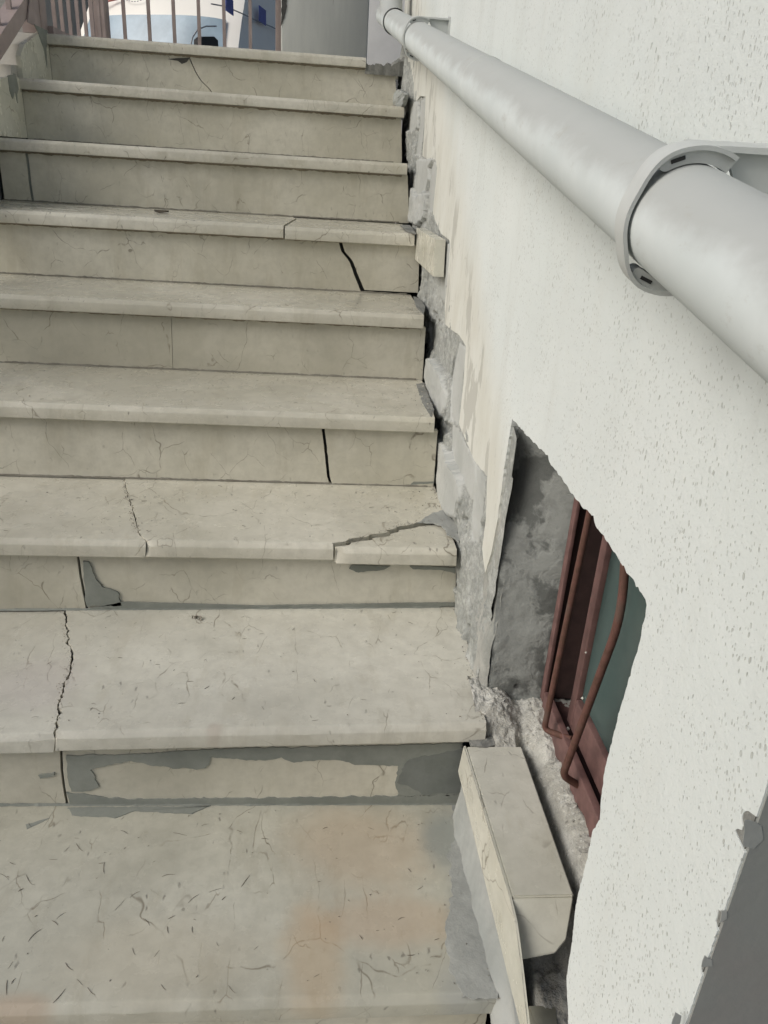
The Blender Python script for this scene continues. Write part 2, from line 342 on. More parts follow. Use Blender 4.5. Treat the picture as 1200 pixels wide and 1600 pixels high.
def slab(k, left, right, yf=None, yb=None, dz=0, dy=0, tiltx=0, nx=40, mat=None, chips=(), name='tread', par=stair, th=TH, seed=0, ysteps=None, ztopf=None, label=None, rows_=24):
    """a stone slab; left(y,z) and right(y,z) bound it, so a crack can cut it"""
    yf = RY[k] if yf is None else yf
    if yb is None: yb = (RY[k + 1] if k < 8 else RY[k] + 1.02) + NS + .018
    zt_ = ztopf or (lambda x: ztop(k, x)); c = .0085
    ys = ysteps or [yb + (yf + .02 - yb) * i / rows_ for i in range(rows_ + 1)] + [yf + .013]
    rows = [(y, 0, th - (.002 if i == 0 else 0)) for i, y in enumerate(ys)] + [(yf + c + .0014, 0, th), (yf + c - .0004, .0009, th), (yf + .0009, c - .0006, th), (yf, c + .0012, th - .0015)]
    V = []; n = len(rows); 
    for (y, a, b) in rows:
        for side in (0, 1):
            for j in range(nx + 1):
                zz = -a if side == 0 else -b
                l, r = left(y, zz), right(y, zz); x = l + (r - l) * j / nx
                z = zt_(x) + zz + dz + tiltx * (x - l); yy = y + dy
                if y < yf + c * .9:
                    yy += .0006 * nz(x * 30, k * 7.3, zz * 40) + .0005 * nz(x * 120, k, seed)
                    for (cx, cr, cdp) in chips:
                        q = max(0, 1 - abs(x - cx) / cr)
                        if q > 0 and side == 0: q *= .5 + .5 * nz(x * 200, cx, 3) + .3; yy += cdp * q; z -= cdp * .55 * q if a < c else 0
                if side == 0: z += .0005 * nz(x * 3, y * 6, k)
                V.append((x, yy, z))
    w = nx + 1; Fc = []
    I = lambda i, s, j: (i * 2 + s) * w + j
    for i in range(n - 1):
        for j in range(nx):
            Fc.append((I(i, 0, j), I(i + 1, 0, j), I(i + 1, 0, j + 1), I(i, 0, j + 1)))
            Fc.append((I(i, 1, j), I(i, 1, j + 1), I(i + 1, 1, j + 1), I(i + 1, 1, j)))
        Fc.append((I(i, 0, 0), I(i, 1, 0), I(i + 1, 1, 0), I(i + 1, 0, 0))); Fc.append((I(i, 0, nx), I(i + 1, 0, nx), I(i + 1, 1, nx), I(i, 1, nx)))
    for j in range(nx):
        Fc.append((I(n - 1, 0, j), I(n - 1, 1, j), I(n - 1, 1, j + 1), I(n - 1, 0, j + 1))); Fc.append((I(0, 0, j), I(0, 0, j + 1), I(0, 1, j + 1), I(0, 1, j)))
    return mk(name, V, Fc, mat or M_tread, par, ang=28, label=label)
def medge(k, a, b):
    A, B = opt(*a, k), opt(*b, k)
    return lambda y, z: interp([(B.y, B.x), (A.y, A.x)] if B.y < A.y else [(A.y, A.x), (B.y, B.x)], y) + .0009 * nz(y * 45, k, 1) + .0006 * nz(y * 120, z * 120, k)
def const(v): return lambda y, z: v
def edge_right(k, seed=0): return lambda y, z: RX[k] + .0012 * nz(y * 25, k, 1) + .0008 * nz(y * 90, z * 90, k)
def crack_x(pts, k, amp=.0022, seed=0):
    P = sorted([(opt(u, v, k).y, opt(u, v, k).x) for u, v in pts])
    def f(y, z=0):
        yy = y - z * .3
        return interp(P, yy) + amp * nz(yy * 70, seed, z * 60) + amp * .6 * nz(yy * 190, seed + 5, z * 120)
    return f
XOUT = -1.6
def lft(k): return const(XL if k >= 6 else XOUT)
# treads without open cracks
slab(0, lft(0), medge(0, (722, 1256), (778, 1561)), mat=M_tread0, nx=90, chips=[(opt(770, 1561, 0).x, .03, .004)])
# tread 1: split by the long crack
c1 = crack_x([(100, 950), (102, 975), (105, 990), (104, 1002), (112, 1018), (109, 1036), (108, 1050), (98, 1066), (95, 1084), (89, 1100), (91, 1112), (86, 1128), (84, 1142), (87, 1160)], 1, .0042, 3)
def c1r(y, z=0): return c1(y, z) + max(.0012, .0042 + .0035 * nz(y * 55, 8, 8) + .002 * nz(y * 160, 3, 8))
slab(1, lft(1), c1, mat=M_tread1, nx=24, rows_=90, dz=-.003, chips=[(c1(RY[1]), .02, .008)])
slab(1, c1r, medge(1, (717, 948), (761, 1134)), mat=M_tread1, nx=56, rows_=90, chips=[(c1r(RY[1]), .018, .006), (.012, .012, .004)], seed=2)
# tread 2: two cracks, a corner piece has dropped
c2 = crack_x([(193, 750), (199, 772), (205, 790), (212, 815), (216, 832), (228, 845)], 2, .0036, 11)
def c2r(y, z=0): return c2(y, z) + max(.0008, .0022 + .003 * nz(y * 60, 4, 4))
c3P = sorted([(opt(u, v, 2).y, opt(u, v, 2).x) for u, v in [(521, 852), (540, 843), (575, 838), (605, 829), (640, 819), (672, 814), (720, 810)]])
yend = c3P[-1][0]
def c3(y, z=0): return interp(c3P, y) + sstep(RY[2], RY[2] + .012, y) * (.020 * nz(y * 75, 2, z * 12) + .009 * nz(y * 210, 5, z * 20))
slab(2, lft(2), c2, mat=M_tread, nx=30, rows_=80, dz=-.0015)
ME2 = medge(2, (679, 759), (711, 856))
def c2big_right(y, z=0):
    e = ME2(y, z)
    return min(e, c3(y, z)) if y < yend + .01 else e
ys2 = [RY[3] + NS + .018 - .008 * i for i in range(10)]
y = ys2[-1]
while y > RY[2] + .016: y -= .0034; ys2.append(y)
slab(2, c2r, c2big_right, mat=M_tread, nx=70, ysteps=ys2, chips=[(c2r(RY[2]), .012, .006)])
ysp = [yend - .002 - (yend - .002 - RY[2] - .016) * i / 40 for i in range(41)]
def c3r(y, z=0): return min(c3(y, z) + .007 + .05 * max(0, y - yend + .02), RX[2] - .01)
slab(2, c3r, lambda y, z: RX[2] + .003 - .15 * max(0, y - RY[2] - .05), mat=M_tread, yb=yend - .002, ysteps=ysp, dz=-.0045, dy=-.006, nx=26, chips=[(c3r(RY[2]), .02, .01), (RX[2], .012, .006)], label='broken front corner piece of the tread, dropped and shifted forward')
slab(3, lft(3), medge(3, (660, 596), (680, 655)), nx=80, chips=[(RX[3], .03, .003)])
slab(4, lft(4), lambda y, z: RX[4] + .0006 * nz(y * 60, z * 90, 2), nx=80, chips=[(RX[4], .035, .005)])
c5 = crack_x([(455, 338), (462, 341), (450, 348), (443, 352), (443, 362)], 5, .001, 5)
slab(5, lft(5), c5, nx=60)
slab(5, lambda y, z: c5(y, z) + .004, lambda y, z: RX[5], nx=30, dz=-.002, dy=-.006, chips=[(RX[5], .02, .005)])
slab(6, lft(6), edge_right(6), nx=80); slab(7, lft(7), edge_right(7), nx=80); 
slab(8, lft(8), lambda y, z: RX[8], nx=80, yb=RY[8] + .30)
# lower flight below the photo
for j in (1, 2, 3):
    zz, yy = RZ[0] - .165 * j, RY[0] - .306 * j
    slab(0, const(XOUT), const(0), yf=yy, yb=yy + .306 + NS + .018, ztopf=lambda x, zz=zz: zz, nx=30)
    MB().box((XOUT, yy + NS + .001, zz - .1645), (0, yy + NS + .018, zz - TH)).build('riser', M_riser, stair, smooth=False)
MB().box((XOUT, RY[0] + NS, RZ[0] - .1645), (-.012, RY[0] + NS + .018, RZ[0] - TH - .0005 - .012)).build('riser', M_riser, stair, smooth=False)

def riser(k, left, right, dy=0, gap=0, mat=None, top=0, label=None, nx=30, tilt=0):
    """vertical slab standing on tread k-1 under the nosing of tread k; left(z), right(z)"""
    y0 = RY[k] + NS; V = []; nzr = 14; zs = []
    for i in range(nzr + 1):
        f = i / nzr
        for s in (0, 1):
            for j in range(nx + 1):
                zb = ztop(k - 1, -.5); zt = ztop(k, -.5) - TH; z = zb + (zt - zb) * f
                l, r = left(z), right(z); x = l + (r - l) * j / nx
                zb = ztop(k - 1, x) + .0006 + gap; zt = ztop(k, x) - TH - .0006 - top; z = zb + (zt - zb) * f
                V.append((x, y0 + s * .016 + dy + tilt * (zt - z) + (.0005 * nz(x * 4, z * 6, k) if s == 0 else 0), z))
    w = nx + 1; I = lambda i, s, j: (i * 2 + s) * w + j; Fc = []
    for i in range(nzr):
        for j in range(nx):
            Fc += [(I(i, 0, j), I(i, 0, j + 1), I(i + 1, 0, j + 1), I(i + 1, 0, j)), (I(i, 1, j), I(i + 1, 1, j), I(i + 1, 1, j + 1), I(i, 1, j + 1))]
        Fc += [(I(i, 0, 0), I(i + 1, 0, 0), I(i + 1, 1, 0), I(i, 1, 0)), (I(i, 0, nx), I(i, 1, nx), I(i + 1, 1, nx), I(i + 1, 0, nx))]
    for j in range(nx):
        Fc += [(I(0, 0, j), I(0, 1, j), I(0, 1, j + 1), I(0, 0, j + 1)), (I(nzr, 0, j), I(nzr, 0, j + 1), I(nzr, 1, j + 1), I(nzr, 1, j))]
    return mk('riser', V, Fc, mat or M_riser, stair, ang=30, label=label)
def rp(u, v, k): return on(u, v, 'y', RY[k] + NS)
def rcrack(pts, k, amp=.001, seed=0, off=0):
    P = sorted([(rp(u, v, k).z, rp(u, v, k).x) for u, v in pts])
    return lambda z: interp(P, z) + off + amp * nz(z * 120, seed, k) + amp * .6 * nz(z * 300, seed, k)
def redge(a, b, k): return rcrack([a, b], k, .0004)
Lk = lambda k: (lambda z: XL if k >= 6 else XOUT)
# riser 1
r = [(93, 1172), (94, 1195), (97, 1225), (103, 1258)]
riser(1, Lk(1), rcrack(r, 1, .001, 1)); riser(1, rcrack(r, 1, .001, 1, .004), redge((722, 1165), (722, 1256), 1))
r = [(120, 872), (124, 900), (129, 925), (134, 950)]
riser(2, Lk(2), rcrack(r, 2, .001, 2)); riser(2, rcrack(r, 2, .001, 2, .004), redge((713, 885), (711, 945), 2), dy=.002)
r = [(503, 671), (506, 695), (509, 725), (511, 745), (515, 757)]
riser(3, Lk(3), rcrack(r, 3, .001, 3)); riser(3, rcrack(r, 3, .001, 3, .0065), redge((683, 678), (677, 757), 3), dy=-.004, tilt=.02)
r = [(267, 486), (268, 520), (269, 550), (270, 577)]
riser(4, Lk(4), rcrack(r, 4, .0004, 4)); riser(4, rcrack(r, 4, .0004, 4, .001), redge((665, 515), (660, 592), 4))
r = [(529, 376), (533, 392), (546, 408), (553, 428), (559, 443), (565, 458)]
riser(5, Lk(5), rcrack(r, 5, .001, 5), nx=40); riser(5, rcrack(r, 5, .001, 5, .009), redge((655, 385), (653, 460), 5), dy=-.006, gap=.007, tilt=.03, label='broken riser piece standing loose above a dark gap')
r = [(37, 225), (42, 260), (45, 290), (49, 314)]
riser(6, Lk(6), rcrack(r, 6, .0003, 6)); riser(6, rcrack(r, 6, .0003, 6, .008), redge((637, 275), (639, 342), 6))
V = [rp(u, v, 6) + Vector((0, .004, 0)) for u, v in [(36, 222), (42, 222), (54, 316), (48, 316)]]
MB().prism(V, (0, .006, 0)).build('joint_grout', M_smear, stair, smooth=False)
riser(7, Lk(7), redge((627, 185), (628, 250), 7), nx=50)
r = [(295, 90), (298, 97), (305, 113), (313, 126), (330, 143)]
riser(8, Lk(8), rcrack(r, 8, .001, 8)); riser(8, rcrack(r, 8, .001, 8, .0035), redge((617, 108), (620, 163), 8))

# concrete body under the slabs
m = MB(); 
prof = []
for k in range(9): prof += [(RY[k] + NS + .024, (RZ[k - 1] if k else -.17) - TH - .004), (RY[k] + NS + .024, RZ[k] - TH - .004)]
prof = [(-1.0, -.70), (-1.0, -.5 - TH - .004)] + sum([[(RY[0] - .306 * j + NS + .024, RZ[0] - .165 * (j + 1) - TH - .004), (RY[0] - .306 * j + NS + .024, RZ[0] - .165 * j - TH - .004)] for j in (2, 1)], []) + prof + [(3.45, RZ[8] - TH - .004), (3.45, -.70)]
m.prism([(XOUT + .01, y, z) for y, z in prof], (-XOUT - .035, 0, 0)).build('concrete_body', M_dark, stair, smooth=False)
MB().box((-1.24, RY[8] + .345, RZ[8] - .03), (.62, 3.5, RZ[8] - .002)).build('landing_slab', M_rust, stair, smooth=False)

# ragged flat patches: outline in the plane, small thickness
def ragged(poly, step=.006, amp=.002, seed=0):
    out = []; n = len(poly)
    for i in range(n):
        a, b = Vector(poly[i]), Vector(poly[(i + 1) % n]); L = (b - a).length; m_ = max(1, int(L / step)); nr = (b - a).normalized().cross(Vector((0, 0, 1))) if len(a) == 3 else None
        for j in range(m_):
            p = a.lerp(b, j / m_); d = amp * (nz(p[0] * 60 + seed, p[1] * 60, 3) * 1.2 + nz(p[0] * 200, p[1] * 200 + seed, 9) * .7)
            t = (b - a).normalized(); out.append(Vector((p[0] + t[1] * d, p[1] - t[0] * d)))
    return out
def sheet(name, poly2, to3, th, mat, par, amp=.002, step=.005, seed=0, dome=0, rough=0, label=None):
    """poly2 in plane coords; to3(a,b,h) -> world; domed and roughened plate"""
    P = ragged(poly2, step, amp, seed)
    bm = bmesh.new(); vs = [bm.verts.new((p[0], p[1], 0)) for p in P]
    try: f = bm.faces.new(vs)
    except ValueError: bm.free(); return None
    bmesh.ops.triangulate(bm, faces=[f], ngon_method='EAR_CLIP')
    if dome or rough:
        for _ in range(3):
            es = [e for e in bm.edges if e.calc_length() > step * 1.8]
            if not es: break
            bmesh.ops.subdivide_edges(bm, edges=es, cuts=1, use_grid_fill=False); bmesh.ops.triangulate(bm, faces=bm.faces[:])
    bound = [v.co.copy() for v in bm.verts if v.is_boundary]
    bm.verts.index_update(); top = []; bot = []
    for v in bm.verts:
        h = th
        if dome or rough:
            d = min((v.co - q).length for q in bound) if bound else 0
            h = th + dome * (1 - math.exp(-d / .012)) + rough * fbm(v.co.x * 45, v.co.y * 45, seed, 4)
        top.append(to3(v.co.x, v.co.y, h)); bot.append(to3(v.co.x, v.co.y, 0))
    n = len(top); Fc = [[v.index for v in f.verts] for f in bm.faces]; FF = Fc + [[n + i for i in reversed(f)] for f in Fc]
    for e in bm.edges:
        if e.is_boundary: a, b = e.verts[0].index, e.verts[1].index; FF.append((a, b, n + b, n + a))
    bm.free()
    return mk(name, top + bot, FF, mat, par, ang=35, label=label)
def riser_smear(px, k, seed=0, mat=None, th=.0012, amp=.003):
    P = [(rp(u, v, k).x, rp(u, v, k).z) for u, v in px]; y0 = RY[k] + NS
    return sheet('cement_smear', P, lambda a, b, h: Vector((a, y0 + .0012 - h, b)), .0016 + th, mat or M_smear, stair, amp, .005, seed)
def tread_smear(px, k, seed=0, mat=None, th=.0018, amp=.003, rough=0, name='cement_smear'):
    P = [(opt(u, v, k).x, opt(u, v, k).y) for u, v in px]
    return sheet(name, P, lambda a, b, h: Vector((a, b, ztop(k, a) + h - .0006)), th, mat or M_smear, stair, amp, .005, seed, 0, rough)
riser_smear([(104, 1180), (200, 1178), (330, 1170), (480, 1166), (600, 1164), (722, 1160), (722, 1240), (620, 1243), (618, 1222), (622, 1196), (560, 1194), (520, 1186), (460, 1190), (440, 1184), (400, 1188), (330, 1182), (322, 1200), (270, 1200), (200, 1188), (140, 1202), (150, 1216), (155, 1228), (130, 1236), (112, 1236), (106, 1222), (104, 1200)], 1, 1)
riser_smear([(104, 1238), (200, 1248), (400, 1246), (615, 1243), (722, 1241), (722, 1255), (110, 1257)], 1, 2)
riser_smear([(626, 1200), (640, 1185), (722, 1168), (722, 1236), (660, 1240), (640, 1228), (622, 1222)], 1, 33, mat=M_wet, th=.0018)
riser_smear([(60, 1210), (85, 1206), (86, 1212), (62, 1216)], 1, 3)
riser_smear([(130, 876), (140, 878), (150, 905), (160, 916), (185, 925), (190, 945), (136, 948), (132, 920)], 2, 4)
riser_smear([(550, 882), (610, 884), (600, 890), (560, 894), (545, 888)], 2, 5, amp=.0015)
riser_smear([(640, 884), (712, 886), (711, 896), (690, 890), (645, 889)], 2, 6, amp=.0015)
riser_smear([(190, 940), (400, 946), (710, 941), (710, 947), (400, 949), (140, 951)], 2, 7, amp=.0008)
riser_smear([(676, 702), (682, 690), (678, 755), (640, 757), (655, 745), (668, 725)], 3, 8, amp=.0015)
riser_smear([(262, 92), (296, 90), (292, 97), (284, 100), (278, 95)], 8, 9, amp=.001, mat=M_dark)  # no smear: dark sheet, the shade of a hole put into its colour
tread_smear([(706, 1258), (721, 1257), (777, 1560), (722, 1560), (706, 1520), (694, 1460), (704, 1400), (700, 1340), (712, 1300)], 0, 12, M_cement2, .0014, .007, .0010)
tread_smear([(105, 1262), (330, 1260), (300, 1272), (210, 1268), (180, 1278), (112, 1274)], 0, 13, amp=.002)
tread_smear([(40, 1288), (78, 1278), (60, 1288), (42, 1296)], 0, 14, amp=.001, th=.001)
tread_smear([(652, 818), (668, 806), (690, 798), (704, 806), (716, 822), (716, 848), (702, 838), (690, 822), (672, 818)], 2, 15, M_cement2, .0016, .005, .0012)
tread_smear([(655, 468), (646, 464), (650, 480), (662, 492), (664, 480)], 4, 18, M_cement, .003, .001, .001)
tread_smear([(640, 352), (625, 352), (636, 362), (650, 366)], 5, 19, M_cement, .002, .001, .001)
tread_smear([(650, 600), (662, 598), (678, 640), (674, 652), (660, 630)], 3, 20, M_cement, .001, .002, .0008)
# mortar bead in the corner where each riser meets its tread, brown dirt line under each nosing
for k in range(1, 9):
    for (zf, s_, mt, nm) in ((lambda x: ztop(k - 1, x) + .0005, 1, M_smear if k < 3 else M_grime, 'joint_bead'), (lambda x: ztop(k, x) - TH - .0005, -1, M_brownj, 'joint_bead')):
        xa = XL if k >= 6 else XOUT; xb = rp(600, 0, k).x if False else [0, 0, -.003, -.006, -.01, -.014, -.016, -.02, -.03][k]; V = []; n = 260
        for i in range(n + 1):
            x = xa + (xb - xa) * i / n; h = .0035 + .0022 * nz(x * 30, k, s_) + .0016 * nz(x * 110, k, s_); h = max(.0008, h) * (1.5 if s_ < 0 else 1)
            y0 = RY[k] + NS + .001; z = zf(x)
            V += [(x, y0, z), (x, y0 - h * .8 - .001, z), (x, y0 - .001 - .0006, z + s_ * h)]
        Fc = [f for i in range(n) for f in ((i * 3, i * 3 + 1, i * 3 + 4, i * 3 + 3), (i * 3 + 1, i * 3 + 2, i * 3 + 5, i * 3 + 4), (i * 3 + 2, i * 3, i * 3 + 3, i * 3 + 5))]
        mk(nm, V, Fc, mt, stair, smooth=False)

# ------------------------------------------------------------------ the wall on the right
wall = empty('stucco_wall', 'white roughcast wall with damaged mortar along the stairs and a sunken window opening', 'wall', (.1, 1.1, -.7))
def curve_plate(name, outer, holes, x0, x1, mat, par):
    c = bpy.data.curves.new(name, 'CURVE'); c.dimensions = '2D'; c.fill_mode = 'BOTH'; c.extrude = abs(x1 - x0) / 2
    for pl in [outer] + holes:
        s = c.splines.new('POLY'); s.points.add(len(pl) - 1)
        for i, p in enumerate(pl): s.points[i].co = (p[0], p[1], 0, 1)
        s.use_cyclic_u = True
    o = bpy.data.objects.new('tmp', c); S.collection.objects.link(o)
    me = bpy.data.meshes.new_from_object(o); bpy.data.objects.remove(o)
    vs = [((x0 + x1) / 2 + v.co.z, v.co.x, v.co.y) for v in me.vertices]; fs = [tuple(p.vertices) for p in me.polygons]
    bm = bmesh.new(); bv = [bm.verts.new(v) for v in vs]
    for f in fs:
        try: bm.faces.new([bv[i] for i in f])
        except ValueError: pass
    bmesh.ops.remove_doubles(bm, verts=bm.verts, dist=1e-5); bm.verts.index_update()
    vs = [v.co.copy() for v in bm.verts]; fs = [[v.index for v in f.verts] for f in bm.faces]; bm.free()
    return mk(name, vs, fs, mat, par, smooth=False)
def rag2(pts, amp, step=.006, seed=0, closed=False):
    out = []; n = len(pts)
    for i in range(n if closed else n - 1):
        a, b = Vector(pts[i]), Vector(pts[(i + 1) % n]); L = (b - a).length; m_ = max(1, int(L / step)); t = (b - a).normalized() if L > 0 else Vector((1, 0))
        for j in range(m_):
            p = a.lerp(b, j / m_); d = amp * (1.1 * nz(p[0] * 70 + seed, p[1] * 70, 3) + .8 * nz(p[0] * 230, p[1] * 230 + seed, 9)) if j else amp * .3
            out.append((p[0] + t[1] * d, p[1] - t[0] * d))
    if not closed: out.append(tuple(pts[-1]))
    return out
low = [wyz(*q) for q in [(636, 96), (641, 97), (643, 120), (643, 158), (650, 160), (656, 150), (665, 151), (663, 200), (660, 244), (669, 249), (681, 251), (683, 262), (676, 335), (689, 365), (703, 376), (702, 385), (698, 430), (695, 462), (695, 506), (705, 515), (717, 523), (728, 541), (724, 600), (717, 662), (741, 720), (761, 744), (759, 812), (753, 858), (758, 896), (768, 862)]]
jam = [wyz(*q) for q in [(776, 820), (786, 745), (793, 700), (800, 655)]]
top = [wyz(*q) for q in [(800, 655), (812, 668), (835, 692), (856, 712), (858, 722), (885, 758), (912, 796), (918, 798), (927, 806), (929, 818), (950, 848), (975, 885), (997, 918), (1008, 936)]]
rt = [wyz(*q) for q in [(1008, 936), (1010, 945), (1006, 970), (1000, 1000), (985, 1055), (968, 1110), (956, 1160), (945, 1200), (940, 1240), (937, 1280), (925, 1300), (918, 1340), (905, 1390), (899, 1420), (894, 1470), (885, 1530), (888, 1590), (886, 1650)]]
yb_ = rt[-1][0]
endx = [wyz(*q) for q in [(1050, 1600), (1047, 1590), (1057, 1583), (1068, 1590)]]
YE = -.300
outl = []
outl += [(2.62, 3.1), (2.62, low[0][1] + .13)]
far = [(2.62, low[0][1] + .13), (2.45, low[0][1] + .08), low[0]]
outl = [(2.62, 3.1)] + rag2(far, .004, .01, 1) + rag2(low, .0016, .006, 2) + rag2(jam, .003, .006, 3) + rag2(top, .0022, .004, 4) + rag2(rt, .0016, .004, 5)
outl += [(yb_, -.72)]
# chipped outer corner
chips = [(.362, .384, .011), (.452, .466, .006), (.499, .512, .007), (.577, .606, .015)]
def chip_depth(z):
    return max([(w_ * (.75 + .5 * nz(z * 120, 3, 3))) for (a, b, w_) in chips if a < z < b] + [0])
z = -.72
outl.append((YE, -.72))
while z < 1.2:
    z += .0035; outl.append((YE + .0009 * nz(z * 60, 1, 1) + .0006 * nz(z * 200, 1, 1) + chip_depth(z), z))
outl += [(YE, 3.1)]
def dedup(p):
    o = []
    for q in p:
        if not o or (Vector(q) - Vector(o[-1])).length > 1e-4: o.append(tuple(q))
    return o
curve_plate('stucco_layer', dedup(outl), [], XW, XW + .014, M_stucco, wall)
MB().box((XW + .0145, -.282, -.72), (.30, yb_ - .012, .72)).box((XW + .0145, -.282, .72), (.30, 2.6, 3.09)).box((XW + .0145, .60, -.72), (.30, 2.6, .7195)).box((XW + .0145, .455, .30), (.30, .5995, .7195)).build('wall_core', M_cement, wall, smooth=False)
MB().box((XW + .0145, yb_ - .012, .672), (.30, .46, .7195)).build('lintel', M_cement, wall, smooth=False)
# outer return of the corner: thin paint edge, grey render facing the camera
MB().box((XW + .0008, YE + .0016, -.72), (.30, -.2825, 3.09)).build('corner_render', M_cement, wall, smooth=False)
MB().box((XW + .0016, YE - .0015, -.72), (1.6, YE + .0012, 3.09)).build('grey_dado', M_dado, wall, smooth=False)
def chip_patch(px, seed):
    P = [(on(u, v, 'y', YE - .0018).x, on(u, v, 'y', YE - .0018).z) for u, v in px]
    sheet('corner_chip', P, lambda a, b, h: Vector((a, YE - .0014 - h, b)), .0005, M_patch, wall, .001, .004, seed)
# rough mortar bed between plaster and stairs
def stairline(y):
    return interp([(RY[k], RZ[k]) for k in range(9)] + [(3.2, 1.45)], y)
lowS = sorted(low)
PX = dict(
 a=([(718, 536), (728, 545), (722, 598), (716, 661), (706, 656), (707, 590), (710, 573)], .0305, .0004, 1),
 b=([(707, 664), (714, 668), (742, 722), (742, 755), (736, 782), (720, 741), (709, 719), (707, 694)], .029, .0008, 1),
 c=([(743, 723), (758, 745), (757, 768), (750, 845), (742, 848), (737, 837), (740, 755)], .032, .0016, .7),
 d=([(658, 158), (665, 153), (663, 180), (660, 220), (657, 244), (651, 243), (656, 200), (657, 170)], .030, .0006, 1),
 e=([(640, 158), (651, 160), (653, 180), (652, 200), (644, 206), (637, 204), (638, 180)], .026, .001, .9),
 f=([(651, 249), (676, 249), (668, 262), (669, 280), (664, 302), (655, 310), (648, 298), (650, 270)], .024, .001, 1),
 g=([(677, 252), (683, 254), (679, 300), (676, 332), (671, 330), (672, 276)], .0305, .0006, 1),
 h=([(696, 382), (703, 380), (698, 440), (694, 474), (687, 462), (690, 425)], .029, .001, .9),
 i=([(676, 500), (692, 515), (712, 528), (708, 570), (704, 590), (690, 570), (676, 545)], .031, .003, .3),
 j=([(685, 680), (702, 708), (718, 741), (719, 775), (711, 808), (704, 806), (695, 795), (684, 766), (678, 741), (680, 727), (683, 700)], .010, .0012, 1),
 k=([(659, 582), (672, 560), (681, 562), (692, 590), (698, 617), (696, 639), (688, 655), (678, 648), (665, 612)], .009, .0022, .9),
 l=([(643, 296), (656, 288), (665, 305), (663, 340), (654, 353), (641, 345), (638, 330)], .010, .003, .8))
PLY = []
for key, (px, lv, rgh, sm) in PX.items():
    P = [wyz(u, v, (lv + .03) / 2 if lv < .02 else lv) for u, v in px]
    PLY.append((P, min(p[0] for p in P), max(p[0] for p in P), min(p[1] for p in P), max(p[1] for p in P), lv, rgh, sm))
def inside(P, y, z):
    c = False; j = len(P) - 1
    for i in range(len(P)):
        if (P[i][1] > z) != (P[j][1] > z) and y < (P[j][0] - P[i][0]) * (z - P[i][1]) / (P[j][1] - P[i][1]) + P[i][0]: c = not c
        j = i
    return c
def mortar_h(y, z):
    st = z - stairline(y); e = fbm(y * 60, z * 60, 2, 3)
    yj, zj = y + .0035 * e, z + .0035 * nz(y * 70, z * 70, 9)
    for (P, a0, a1, b0, b1, lv, rgh, sm) in PLY:
        if a0 - .004 < yj < a1 + .004 and b0 - .004 < zj < b1 + .004 and inside(P, yj, zj):
            t_ = (y - a0) / (a1 - a0)
            h = lv + rgh * fbm(y * 50, z * 50, lv * 100, 4)
            if lv < .02: h += .010 * abs(t_ - .5) ** 2 * 3 + .004 * nz(y * 14, z * 14, 3)
            return h, sm
    h = .0345 - .004 * fbm(y * 9, z * 9, 1, 3)
    bulge = sstep(.10, -.05, st) * .010 * (1 + .9 * nz(y * 11, z * 11, 4))
    lum = abs(fbm(y * 34, z * 34, 7, 5)); lum2 = abs(fbm(y * 90, z * 90, 3, 3))
    near = sstep(.24, .05, st)
    h -= bulge + (.0065 * lum + .002 * lum2) * near
    hole = nz(y * 22, z * 18, 12) + .4 * nz(y * 60, z * 60, 2)
    if hole > .28: h += (hole - .28) * .07 * near
    return max(.010, min(h, .044)), .15 + .2 * (e > .1)
V = []; Fc = []; SM = []; NYG = 860; bh = 150; y0, y1 = .405, 2.62
for i in range(NYG + 1):
    y = y0 + (y1 - y0) * (i / NYG) ** 1.25; sl = stairline(y); zl = sl - .16; zh = sl + .40
    for j in range(bh + 1):
        z = zl + (zh - zl) * j / bh
        if z - sl > .34: V.append((.034, y, z)); SM.append(.3); continue
        h, sm = mortar_h(y, z); V.append((h, y, z)); SM.append(sm)
for i in range(NYG):
    for j in range(bh): a = i * (bh + 1) + j; Fc.append((a, a + 1, a + bh + 2, a + bh + 1))
def mat_bed():
    n = NT('broken_mortar'); at = n.n('ShaderNodeAttribute', attribute_name='smooth_mortar'); sm = at.outputs['Fac']
    a = n.noise(16, 5, .7); b = n.noise(110, 5, .7)
    rc = n.mix(n.ramp(a, .38, .62), (.31, .325, .305), (.43, .445, .42)); rc = n.mix(n.ramp(b, .38, .62, .45, 0), rc, (.20, .205, .19))
    rc = n.mix(n.ramp(n.noise(40, 3, .6), .62, .68, 0, .6), rc, (.55, .55, .52))
    sc = n.mix(n.ramp(n.noise(7, 4), .35, .65), (.39, .405, .385), (.46, .475, .455)); sc = n.mix(n.ramp(n.noise(60, 5, .75), .55, .75, 0, .5), sc, (.26, .27, .255))
    col = n.mix(n.ramp(sm, .4, .7), rc, sc)
    return n.out(col, .92, n.math('MULTIPLY', n.noise(150, 5, .7), n.ramp(sm, .3, .8, 1, .3)), .9, .003, .2)
o = mk('mortar_bed', V, Fc, mat_bed(), wall, ang=75)
at = o.data.attributes.new('smooth_mortar', 'FLOAT', 'POINT'); at.data.foreach_set('value', SM)
CORN = sorted([(wyz(*p)[1], wyz(*p)[0]) for p in [(800, 655), (789, 720), (784, 780), (779, 850), (775, 900), (768, 960), (762, 1038)]])
